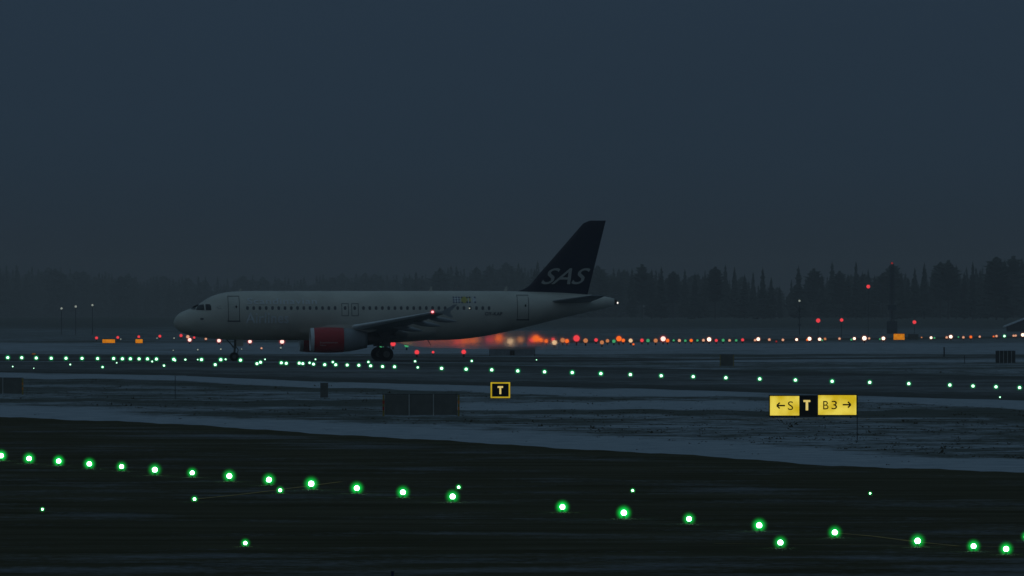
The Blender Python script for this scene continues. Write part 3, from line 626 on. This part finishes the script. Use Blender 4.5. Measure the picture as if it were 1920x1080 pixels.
# ------------------------------------------------------------------ posts and masts with lamps
M_pole = material('dark pole', (0.05, 0.055, 0.06), 0.6)
def pole_lamp(px, py, D, dia, kind, label, cat='lamp post', name='lamp_post', r=.07, group=None):
    cc, cs, hc, hsn, hr = KIND[kind]; z = zof(py, D); root = empty(name, at(px, D, gz(D)), label, cat, group); z -= gz(D); q = dia/2*D/F
    MB().tube((0,0,0), (0,0,z-q*.8), r, r*.7).build('pole', M_pole, root)
    b = MB().ball((0,0,z), q, 12, 8).build('bulb', emitter(kind+' post lamp', cc, cs), root, True)
    return root
for px, py, d, lab in ((115.3,578.3,4,'leftmost of the three pale lamps far off on the left'),(142,574.7,4.2,'middle one of the three pale lamps far off on the left'),(173.3,572,4,'rightmost of the three pale lamps far off on the left')):
    pole_lamp(px, py, 2600, d, 'dimwhite', lab, group='pale lamps far off on the left')
pole_lamp(1534,601,2300,8,'red','red obstruction lamp on a low post, left of a pair','obstruction lamp','obstruction_lamp',.05)
pole_lamp(1578,600,2300,6.5,'red','smaller red obstruction lamp on a low post, right of a pair','obstruction lamp','obstruction_lamp',.05)
pole_lamp(1714.5,604,2300,7,'red','single red obstruction lamp right of the tall mast','obstruction lamp','obstruction_lamp',.05)
pole_lamp(1628,537.3,2500,7,'red','red lamp high on a thin pole against the forest','obstruction lamp','obstruction_lamp',.04)
M_mast = material('mast grey', (0.10, 0.11, 0.12), 0.6)
m = pole_lamp(1672.5,493.5,2700,4,'dimred','tall grey mast with a faint red top lamp before the trees','mast','mast',.12)
g = MB()
for k in range(14):
    z = 1.0+k*.95; g.tube((-.42,-.42,z), (.42,.42,z+.9), .035, n=5); g.tube((.42,-.42,z), (-.42,.42,z+.9), .035, n=5)
for a in (-.42, .42):
    for b in (-.42, .42): g.tube((a,b,0), (a*.9,b*.9,14.5), .07, n=6)
g.build('lattice', M_mast, m); MB().box(-1.1, 1.1, -.8, .8, 0, 2.6).build('equipment_box', M_mast, m); MB().box(-.9,.9,-.6,.6, 5.0, 6.0).build('equipment_box', M_mast, m)
m = pole_lamp(1499,564,2600,4,'dimwhite','slim antenna mast with a faint pale lamp at its top','mast','mast',.08)
g = MB()
for z in (1.8, 3.4, 5.0): g.box(-.35, .35, -.2, .2, z, z+.35)
g.build('antenna', M_mast, m)

# hot exhaust: air of uneven density behind the engines smears the lamps beyond it
m = bpy.data.materials.new('hot shimmering air'); m.use_nodes = True; t = m.node_tree; t.nodes.clear(); o_ = t.nodes.new('ShaderNodeOutputMaterial'); rf = t.nodes.new('ShaderNodeBsdfRefraction')
rf.distribution = 'GGX'; rf.inputs['IOR'].default_value = 1.0017; tr_ = t.nodes.new('ShaderNodeBsdfTransparent'); ms_ = t.nodes.new('ShaderNodeMixShader'); t.links.new(rf.outputs[0], ms_.inputs[1]); t.links.new(tr_.outputs[0], ms_.inputs[2]); t.links.new(ms_.outputs[0], o_.inputs['Surface'])
c_ = t.nodes.new('ShaderNodeTexCoord'); sx_ = t.nodes.new('ShaderNodeSeparateXYZ'); t.links.new(c_.outputs['Object'], sx_.inputs[0]); r_ = t.nodes.new('ShaderNodeMapRange')
for k_, v_ in (('From Min', 0), ('From Max', 16.5), ('To Min', .85), ('To Max', .30)): r_.inputs[k_].default_value = v_
t.links.new(sx_.outputs['X'], r_.inputs['Value']); t.links.new(r_.outputs[0], rf.inputs['Roughness'])
f_ = t.nodes.new('ShaderNodeMapRange'); f_.interpolation_type = 'SMOOTHSTEP'
for k_, v_ in (('From Min', 8), ('From Max', 16.5)): f_.inputs[k_].default_value = v_
t.links.new(sx_.outputs['X'], f_.inputs['Value']); t.links.new(f_.outputs[0], ms_.inputs[0])
n_ = t.nodes.new('ShaderNodeTexNoise'); n_.inputs['Scale'].default_value = 1.3; n_.inputs['Detail'].default_value = 3; t.links.new(c_.outputs['Object'], n_.inputs['Vector'])
b_ = t.nodes.new('ShaderNodeBump'); b_.inputs['Strength'].default_value = .5; b_.inputs['Distance'].default_value = .2; t.links.new(n_.outputs['Fac'], b_.inputs['Height']); t.links.new(b_.outputs[0], rf.inputs['Normal'])
top_ = [(0,.15),(1,.5),(3,.72),(7,.85),(12,.9),(17,.9)]; bot_ = [(x_, -z_*.8) for x_, z_ in top_][::-1]; ol = top_+bot_; n_ = len(ol)
pl = mesh('exhaust_plume', [(a_, -1.2, b_) for a_, b_ in ol]+[(a_, 1.2, b_) for a_, b_ in ol], [tuple(range(n_))[::-1], tuple(range(n_, 2*n_))]+[(i_, (i_+1) % n_, n_+(i_+1) % n_, n_+i_) for i_ in range(n_)], m)
pl.location = at(745, 1098, 1.68); pl.rotation_euler = (0, 0, R(5.5)); tag(pl, 'hot shimmering exhaust air trailing behind the jet engines', 'exhaust', kind='stuff')

# ------------------------------------------------------------------ signs
def lit_face(name, col, s, col2=None):
    m = bpy.data.materials.new(name); m.use_nodes = True; t = m.node_tree; t.nodes.clear()
    o = t.nodes.new('ShaderNodeOutputMaterial'); e = t.nodes.new('ShaderNodeEmission'); c = t.nodes.new('ShaderNodeTexCoord')
    n = t.nodes.new('ShaderNodeTexNoise'); n.inputs['Scale'].default_value = 1.8; n.inputs['Detail'].default_value = 1.0
    t.links.new(c.outputs['Object'], n.inputs['Vector']); r = t.nodes.new('ShaderNodeValToRGB')
    r.color_ramp.elements[0].position = .35; r.color_ramp.elements[1].position = .65
    r.color_ramp.elements[0].color = (*col, 1); r.color_ramp.elements[1].color = (*(col2 or col), 1)
    t.links.new(n.outputs['Fac'], r.inputs[0]); t.links.new(r.outputs[0], e.inputs['Color']); e.inputs['Strength'].default_value = s
    t.links.new(e.outputs[0], o.inputs['Surface']); return m
M_yface = lit_face('backlit yellow panel', (0.60, 0.43, 0.014), 1.0, (0.82, 0.66, 0.09))
M_bface = material('black sign panel', (0.008, 0.006, 0.005), 0.5)
M_tface = lit_face('backlit letter', (0.62, 0.45, 0.10), 1.0, (0.80, 0.66, 0.25))
M_frame = material('sign frame', (0.025, 0.022, 0.018), 0.5)
M_brown = material('sign legend', (0.055, 0.022, 0.004), 0.6)
M_border = lit_face('backlit yellow border', (0.42, 0.30, 0.012), 1.0, (0.50, 0.38, 0.02))
def quad(name, x0, x1, z0, z1, y, mat, parent): return MB().box(x0, x1, y, y+.01, z0, z1).build(name, mat, parent)
def letters(body, x0, x1, z0, z1, y, mat, parent, name='legend', **k):
    vs, fs = fit_text(body, x1-x0, z1-z0, **k); return mesh(name, [(x0+a, y, z0+b) for a, b in vs], fs, mat, parent)
def arrow(x0, x1, z, h, w, y, mat, parent):   # points towards x0
    d = 1 if x1 > x0 else -1; g = MB()
    a = lambda p, q: g.add([(p[0]+n[0], y, p[1]+n[1]) for p, n in ((p, N_(p, q)), (q, N_(p, q)), (q, M_(p, q)), (p, M_(p, q)))], [(0,1,2,3)])
    def N_(p, q): L_ = math.hypot(q[0]-p[0], q[1]-p[1]); return (-(q[1]-p[1])/L_*w/2, (q[0]-p[0])/L_*w/2)
    def M_(p, q): n = N_(p, q); return (-n[0], -n[1])
    a((x0+d*.01, z), (x1, z)); 
    for s in (1, -1): a((x0, z), (x0+d*h*.5, z+s*h*.5))
    for i, vv in enumerate(g.v): g.v[i] = (vv[0], vv[1]-.0006*(i//4), vv[2])
    return g.build('arrow', mat, parent)
D = 481.0; s = F/D
sg = empty('taxiway_sign', at(1525, D), 'long lit yellow and black sign reading S, T and B3 with arrows', 'sign', rz=R(-2))
def sx(px): return (px-1525)/s
def sz(py): return zof(py, D)
z0, z1 = sz(780), sz(742)
MB().box(sx(1441.5), sx(1532.5), 0, .22, sz(781.8), sz(741)).box(sx(1533), sx(1607.5), -.02, .20, sz(780.5), sz(739)).build('cabinet', M_frame, sg)
for p in (1450, 1490, 1545, 1595): MB().tube((sx(p), .1, 0), (sx(p), .1, sz(781)), .03).build('leg', M_frame, sg)
quad('sign_panel', sx(1443.8), sx(1498.6), sz(779), sz(742.6), -.012, M_yface, sg)
quad('sign_panel', sx(1500), sx(1528.5), sz(777.5), sz(742.8), -.012, M_bface, sg)
quad('sign_panel', sx(1534), sx(1605.6), sz(777.8), sz(741), -.034, M_yface, sg)
arrow(sx(1456.5), sx(1472), sz(760.5), .22, .055, -.016, M_brown, sg)
letters('S', sx(1477.3), sx(1487.2), sz(768.8), sz(752.5), -.016, M_brown, sg)
MB().box(sx(1506.5), sx(1519.3), -.02, -.014, sz(753.8), sz(750)).box(sx(1510.7), sx(1515.3), -.021, -.015, sz(769.5), sz(752)).build('legend', M_tface, sg)
letters('B', sx(1543.5), sx(1553.5), sz(767.6), sz(751.8), -.038, M_brown, sg)
letters('3', sx(1559), sx(1569.5), sz(767.4), sz(751.4), -.038, M_brown, sg)
arrow(sx(1595.3), sx(1580), sz(758.8), .22, .055, -.038, M_brown, sg)
D = 590.0; s = F/D
sg = empty('taxiway_sign', at(938, D), 'small black sign with a yellow border and letter T', 'sign')
sx = lambda px: (px-938)/s
MB().box(sx(919), sx(957), 0, .18, sz(747), sz(716)).build('cabinet', M_frame, sg)
for p in (925, 951): MB().tube((sx(p), .09, 0), (sx(p), .09, sz(747)), .025).build('leg', M_frame, sg)
quad('sign_border', sx(919.8), sx(956.5), sz(746.3), sz(716.6), -.012, M_border, sg)
quad('sign_panel', sx(922.5), sx(953.8), sz(743.6), sz(719.3), -.018, M_bface, sg)
MB().box(sx(933), sx(943.2), -.026, -.02, sz(727.3), sz(724)).box(sx(936.4), sx(939.8), -.027, -.021, sz(738.9), sz(726)).build('legend', M_tface, sg)

M_back = material('sign back grey', (0.165, 0.165, 0.145), 0.7, var=0.12)
M_ybr = material('dirty yellow post', (0.36, 0.26, 0.05), 0.6)
M_refl = material('red reflector band', (0.55, 0.03, 0.01), 0.4)
M_orf = material('orange reflector', (0.85, 0.28, 0.03), 0.4)
def sign_back(px0, px1, ytop, ybase, n, label, ends=True, mat=None, post=None, name='sign_back', refl=True, deep=.22):
    D = depth(ybase); cx = (px0+px1)/2; w = (px1-px0)/F*D; h = (ybase-ytop)/F*D; root = empty(name, at(cx, D), label, 'sign back')
    mat = mat or M_back; x0 = -w/2; pw_ = w/n; e = .085 if ends else .0
    for i in range(n):
        a = x0+e+(w-2*e)/n*i; b = x0+e+(w-2*e)/n*(i+1)
        MB().box(a+.012, b-.012, 0, deep, .05, h-.02).build('panel', mat, root)
        if i: MB().box(a-.01, a+.03, -.05, -.002, .02, h-.01).build('panel_rib', M_slatdim, root)
    MB().box(x0, x0+w, .02, deep-.02, h-.018, h).build('top_rail', M_frame, root)
    if ends:
        for sgn in (-1, 1):
            c = sgn*(w/2-e/2); MB().box(c-.035, c+.035, -.03, deep, 0, h-.03).build('end_post', post or M_ybr, root)
            if refl:
                for zz in (.28, .56): MB().box(c-.038, c+.038, -.036, -.031, h*zz, h*(zz+.15)).build('reflector', M_refl if sgn < 0 else M_orf, root)
    return root
M_slatdim = material('galvanised rib', (0.50, 0.51, 0.48), 0.5)
sign_back(717, 862, 739, 780.5, 3, 'grey three-panel sign back with red-banded end posts in the snowy grass')
sign_back(-70, 44, 708, 740, 3, 'grey sign back cut by the left edge with a red reflector')
sign_back(600, 615.5, 718, 747.5, 1, 'narrow brownish box standing alone in the snowy grass', ends=False, mat=material('brown box', (.15,.145,.13), .7), name='equipment_box')
sign_back(1349.5, 1376.5, 664.5, 687, 1, 'small dark sign back with yellowish ends near the runway lamps', refl=False)
sign_back(1866.5, 1904, 657.5, 681.5, 5, 'ribbed dark sign back at the right edge of the field', ends=False, mat=material('dark ribbed sheet', (.07,.075,.07), .7))
sign_back(917.5, 1003.5, 650.5, 667.8, 2, 'low faint sign back under the tail with brown posts', mat=material('hazy grey panel', (.24,.25,.26), .7), post=material('dark brown post', (.035,.02,.012), .7), refl=False)
root = [o for o in bpy.data.objects if o.get('label', '').startswith('low faint')][0]
MB().box(-.22, .22, -.05, -.01, .1, .55).build('middle_post', material('brown post', (.04,.025,.012), .7), root)
M_oface = lit_face('backlit orange panel', (0.55, 0.17, 0.004), 1.0, (0.72, 0.24, 0.008))
def orange_sign(px0, px1, y0, y1, ybase, label):
    D = depth(ybase); k = D/F; w = (px1-px0)*k; root = empty('runway_sign', at((px0+px1)/2, D), label, 'sign'); a, b = zof(y1, D), zof(y0, D)
    MB().box(-w/2, w/2, 0, .25, a, b).build('cabinet', M_frame, root); quad('sign_panel', -w/2+.04, w/2-.04, a+.04, b-.04, -.015, M_oface, root)
    for q in (-w*.35, w*.35): MB().tube((q, .12, 0), (q, .12, a), .04).build('leg', M_frame, root)
orange_sign(191.5, 216, 635.8, 643.5, 644.5, 'wide glowing orange sign at the left of the snowfield')
orange_sign(253.5, 268, 635.5, 643.8, 644.5, 'short glowing orange sign under a red lamp, left of the jet')
orange_sign(1675, 1696.5, 625.5, 637.5, 638.3, 'glowing orange sign in the runway row below the tall mast')
orange_sign(59, 67.5, 662.6, 664.6, 666, 'tiny low orange sign above the pale green row')
D = depth(638.3); root = empty('runway_sign', at(1712.5, D), 'unlit dark sign right next to the glowing orange sign', 'sign')
w = 19/F*D; MB().box(-w/2, w/2, 0, .25, .15, .95).build('cabinet', M_frame, root); quad('sign_panel', -w/2+.04, w/2-.04, .2, .9, -.015, M_back, root)
for q in (-.5, .5): MB().tube((q, .12, 0), (q, .12, .16), .04).build('leg', M_frame, root)

def stake(px, ytop, ybase, wpx, label, name='marker_post', mat=None):
    D = depth(ybase); h = (ybase-ytop)/F*D; r = wpx/2*D/F; root = empty(name, at(px, D), label, 'marker post')
    MB().tube((0,0,0), (0,0,h*.97), r, r).build('pole', mat or M_pole, root); MB().tube((0,0,h*.97), (0,0,h), r*1.3).build('cap', M_frame, root)
stake(1607.3, 745, 825.5, 1.7, 'thin dark pole in the snow right of the long sign')
stake(1770.3, 651, 669, 2.8, 'short dark post on the far snowfield at the right')
stake(1808.5, 666, 682, 1.3, 'very thin post left of the ribbed sign back')
stake(328.5, 705, 748, 1.2, 'very thin pole in the snowy grass on the left')
M_blue = material('blue marker', (0.01, 0.03, 0.10), 0.5)
stake(736, 1071, 1119, 5.5, 'small blue edge marker cut by the bottom edge', 'edge_marker', M_blue)

# shed with a snow-covered roof at the right edge
D = 2900.0; root = empty('storage_shed', at(1940, D, gz(D)), 'low shed with a snow-covered roof cut by the right edge', 'building')
k = D/F; g0 = gz(D); zb = zof(626, D)-g0; ze = zof(611.5, D)-g0; zr = zof(592, D)-g0
MB().box(-50*k, 50*k, 0, 9, -.2, ze).add([(-50*k, 0, ze), (50*k, 0, ze), (0, 0, zr), (-50*k, 9, ze), (50*k, 9, ze), (0, 9, zr)], [(0,1,2),(5,4,3)]).build('wall', material('dark shed wall', (.08,.08,.08), .8), root)
M_snow = material('roof snow', (0.75, 0.78, 0.82), 0.8, var=.04)
for sgn in (-1, 1):
    a = (sgn*56*k, -.5, ze-.25); b = (0, -.5, zr+.05); MB().add([a, b, (b[0], 9.5, b[2]), (a[0], 9.5, a[2]), (a[0], a[1], a[2]+.3), (b[0], b[1], b[2]+.3), (b[0], 9.5, b[2]+.3), (a[0], 9.5, a[2]+.3)],
      [(0,1,2,3),(7,6,5,4),(0,4,5,1),(1,5,6,2),(2,6,7,3),(3,7,4,0)]).build('roof', M_snow, root)

# ------------------------------------------------------------------ trees
M_needle = material('spruce needles', (0.035, 0.048, 0.030), 0.9, var=0.35, scale=0.6)
M_bark = material('bark', (0.05, 0.04, 0.03), 0.9, var=0.3, scale=1.5)
def crown_geo(rs, kind, n_layers=26, nb=8):
    """unit-height crown: ragged drooping sprays, leaving gaps; returns verts, faces"""
    v = []; f = []
    for k in range(n_layers):
        u = (k+rs.uniform(-.3, .3))/n_layers
        if kind == 'spruce': z = .10+.88*u; rad = .155*(1-u)**.85+.006
        elif kind == 'thin': z = .12+.86*u; rad = .095*(1-u)**.7+.006
        else: z = .35+.63*u; rad = .19*math.sqrt(max(.02, 1-(2*u-.75)**2*.75))
        rad *= rs.uniform(.72, 1.15); n = max(4, int(nb*(1.1-.5*u)))
        for i in range(n):
            if rs.uniform() < .10: continue
            a = 2*PI*(i+rs.uniform(-.4, .4))/n; r = rad*rs.uniform(.6, 1.2); dr = r*(.35 if kind != 'pine' else -.15)*rs.uniform(.5, 1.4)
            ca, sa = math.cos(a), math.sin(a); wd = r*.32+.006; th = .022*rs.uniform(.7, 1.5)
            b = len(v)
            v += [(0, 0, z+.012), (ca*r*.55-sa*wd, sa*r*.55+ca*wd, z-dr*.45-th), (ca*r, sa*r, z-dr), (ca*r*.55+sa*wd, sa*r*.55-ca*wd, z-dr*.45-th), (ca*r*.5, sa*r*.5, z-dr*.2+th*.5), (ca*r*.4, sa*r*.4, z-dr*.5-th*1.9)]
            f += [(b, b+1, b+4), (b+1, b+2, b+4), (b+2, b+3, b+4), (b+3, b, b+4), (b+1, b+5, b+2), (b+2, b+5, b+3), (b, b+5, b+1), (b, b+3, b+5)]
    if kind != 'pine':
        b = len(v); v += [(.006, 0, .95), (-.003, .005, .95), (-.003, -.005, .95), (0, 0, 1.0)]; f += [(b, b+1, b+3), (b+1, b+2, b+3), (b+2, b, b+3)]
    return v, f
tp = []
for i, kd in enumerate(['spruce', 'spruce', 'spruce', 'thin', 'thin', 'pine', 'pine', 'spruce']):
    rs = np.random.RandomState(40+i); cvx, cfx = crown_geo(rs, kd, 30, 9)
    cm = bpy.data.meshes.new('crown'); cm.from_pydata(cvx, [], cfx); cm.materials.append(M_needle)
    tb = MB().tube((0,0,-.01), (.004,0,.5), .011, .007, 8).tube((.004,0,.5), (0,0,.96), .007, .002, 7)
    for q in range(5): a = q*2.3; tb.tube((0,0,.3+.1*q), (.07*math.cos(a), .07*math.sin(a), .33+.1*q), .003, .001, 5)
    tm = bpy.data.meshes.new('trunk'); tm.from_pydata(tb.v, [], tb.f); tm.materials.append(M_bark)
    tp.append((cm, tm, kd))
TR = [(1185,500,0),(1204,492,5),(1222,503,1),(1240,498,2),(1262,506,6),(1284,502,0),(1303,509,7),(1322,505,3),(1341,497,6),(1360,493,0),(1377,498,1),(1396,512,2),(1412,508,4),(1430,499,7),(1446,518,1),(1462,535,3),
 (1497,496,0),(1484,522,3),(1511,520,1),(1526,500,5),(1541,512,2),(1560,488,7),(1574,505,6),(1590,512,1),(1605,487,3),(1617,507,0),(1628,503,4),(1640,514,2),(1655,510,6),(1673,489,5),(1690,508,7),(1702,518,3),(1715,500,1),(1733,490,4),
 (1748,505,2),(1763,488,6),(1778,484,5),(1793,493,0),(1808,508,1),(1824,488,3),(1838,503,7),(1852,492,2),(1868,478,6),(1884,484,0),(1900,476,5),(1916,482,1),(1934,474,7)]
DESC = {'spruce': 'hazy conical spruce', 'thin': 'hazy narrow spruce', 'pine': 'hazy round-topped pine'}
cnt = {}
for px, yt, k in TR:
    cm, tm, kd = tp[k]; D = rng.uniform(5200, 5900)-(250 if px > 1750 else 0); h = (zof(yt, D)-gz(D))
    cnt[kd] = cnt.get(kd, 0)+1
    nm = 'pine_tree' if kd == 'pine' else 'spruce_tree'
    r = empty(nm, at(px, D, gz(D)), '{}, {} of its shape counted rightwards from the tail'.format(DESC[kd], ordinal(cnt[kd])), 'tree', 'trees along the right forest edge', rz=rng.uniform(0, 6))
    wsc = h*float(rng.uniform(.95, 1.3)); r.scale = (wsc, wsc, h)
    for nm2, me in (('crown', cm), ('trunk', tm)):
        c = bpy.data.objects.new(nm2, me); COL.objects.link(c); c.parent = r
# the rest of the wood reads as one mass
V = []; Fc = []; off = 0; forms = [(np.array(a), np.array([list(x) for x in b])) for a, b in [crown_geo(np.random.RandomState(90+i), kd, 26, 7) for i, kd in enumerate(['spruce', 'spruce', 'thin', 'pine', 'spruce', 'thin'])]]
def top_line(px): return float(np.interp(px, [-2500, 0, 150, 300, 600, 900, 1000, 1180, 1300, 1400, 1475, 1530, 1600, 1700, 1800, 1920, 4500], [500, 494, 500, 516, 512, 492, 484, 500, 506, 512, 545, 520, 508, 510, 500, 488, 490]))
for i in range(620):
    px = rng.uniform(-1900, 3900) if i > 330 else -30+i*6.0
    D = rng.uniform(6000, 7400) if px > 1000 else (rng.uniform(8200, 10200) if px > 760 else rng.uniform(10400, 12200))
    yt = top_line(px)+rng.uniform(-7, 20); h = zof(yt, D)-gz(D)
    a, b = forms[rng.randint(len(forms))]; t = rng.uniform(0, 6); w = h*rng.uniform(1.1, 1.7)
    x = a[:, 0]*math.cos(t)-a[:, 1]*math.sin(t); y = a[:, 0]*math.sin(t)+a[:, 1]*math.cos(t)
    V.append(np.stack([x*w+(px-960)/F*D, y*w+D, a[:, 2]*h*1.0+gz(D)-h*.06], 1)); Fc.append(b+off); off += len(a)
V = np.concatenate(V); Fc = np.concatenate(Fc)
me = bpy.data.meshes.new('forest'); me.vertices.add(len(V)); me.vertices.foreach_set('co', V.ravel()); n = len(Fc)
me.loops.add(n*3); me.loops.foreach_set('vertex_index', Fc.ravel()); me.polygons.add(n); me.polygons.foreach_set('loop_start', np.arange(0, n*3, 3)); me.polygons.foreach_set('loop_total', np.full(n, 3))
me.update(); me.validate(); me.materials.append(M_needle)
o = bpy.data.objects.new('forest', me); COL.objects.link(o); tag(o, 'far conifer forest fading into the haze all along the horizon', 'forest', kind='stuff')

# dry grass poking through the snow of the verges
def in_field(px, py):
    return (BTOP(px)-1 > py > F_NEAR(px)+9) or (py < F_FAR(px)-2 and py > P_NEAR(px)+3 and px > 1000) or (BTOP(px) <= py < EDGE(px)-3 and rng.uniform() < .06)
V = []; Fc = []
while len(V) < 2600*9:
    px = rng.uniform(-700, 2600); py = rng.uniform(674, 880)
    if not in_field(px, py): continue
    if math.sin(px*.009+py*.23)+math.sin(px*.021-py*.41) < rng.uniform(-2, 1.2): continue
    g = gp(px, py, 0.0); big = rng.uniform() < .04
    for q in range(3):
        h = rng.uniform(.02, .05)*(2.4 if big else 1); w = rng.uniform(.01, .05)*(1.5 if big else 1); a = rng.uniform(0, PI); ox, oy = rng.uniform(-.15, .15, 2); lean = rng.uniform(-.08, .08); b = len(V)
        V += [(g.x+ox-w*math.cos(a), g.y+oy-w*math.sin(a), 0), (g.x+ox+w*math.cos(a), g.y+oy+w*math.sin(a), 0), (g.x+ox+lean, g.y+oy, h)]; Fc.append((b, b+1, b+2))
gr_ = mesh('dry_grass', V, Fc, material('dead grass', (0.085, 0.075, 0.045), .95, var=.3)); tag(gr_, 'dead grass tufts poking through the snow of the verges', 'grass', kind='stuff')

# ------------------------------------------------------------------ haze
hz = MB().box(-8200, 8200, -700, 12600, -1.2, 60).build('haze', None); tag(hz, 'thin cold evening haze over the whole airfield', 'haze', kind='stuff')
m = bpy.data.materials.new('haze'); m.use_nodes = True; t = m.node_tree; t.nodes.clear(); o = t.nodes.new('ShaderNodeOutputMaterial'); pv = t.nodes.new('ShaderNodeVolumePrincipled')
pv.inputs['Color'].default_value = (0.80, 0.74, 0.72, 1); pv.inputs['Density'].default_value = 1.15e-4; pv.inputs['Anisotropy'].default_value = 0.2
t.links.new(pv.outputs[0], o.inputs['Volume']); hz.data.materials.append(m)
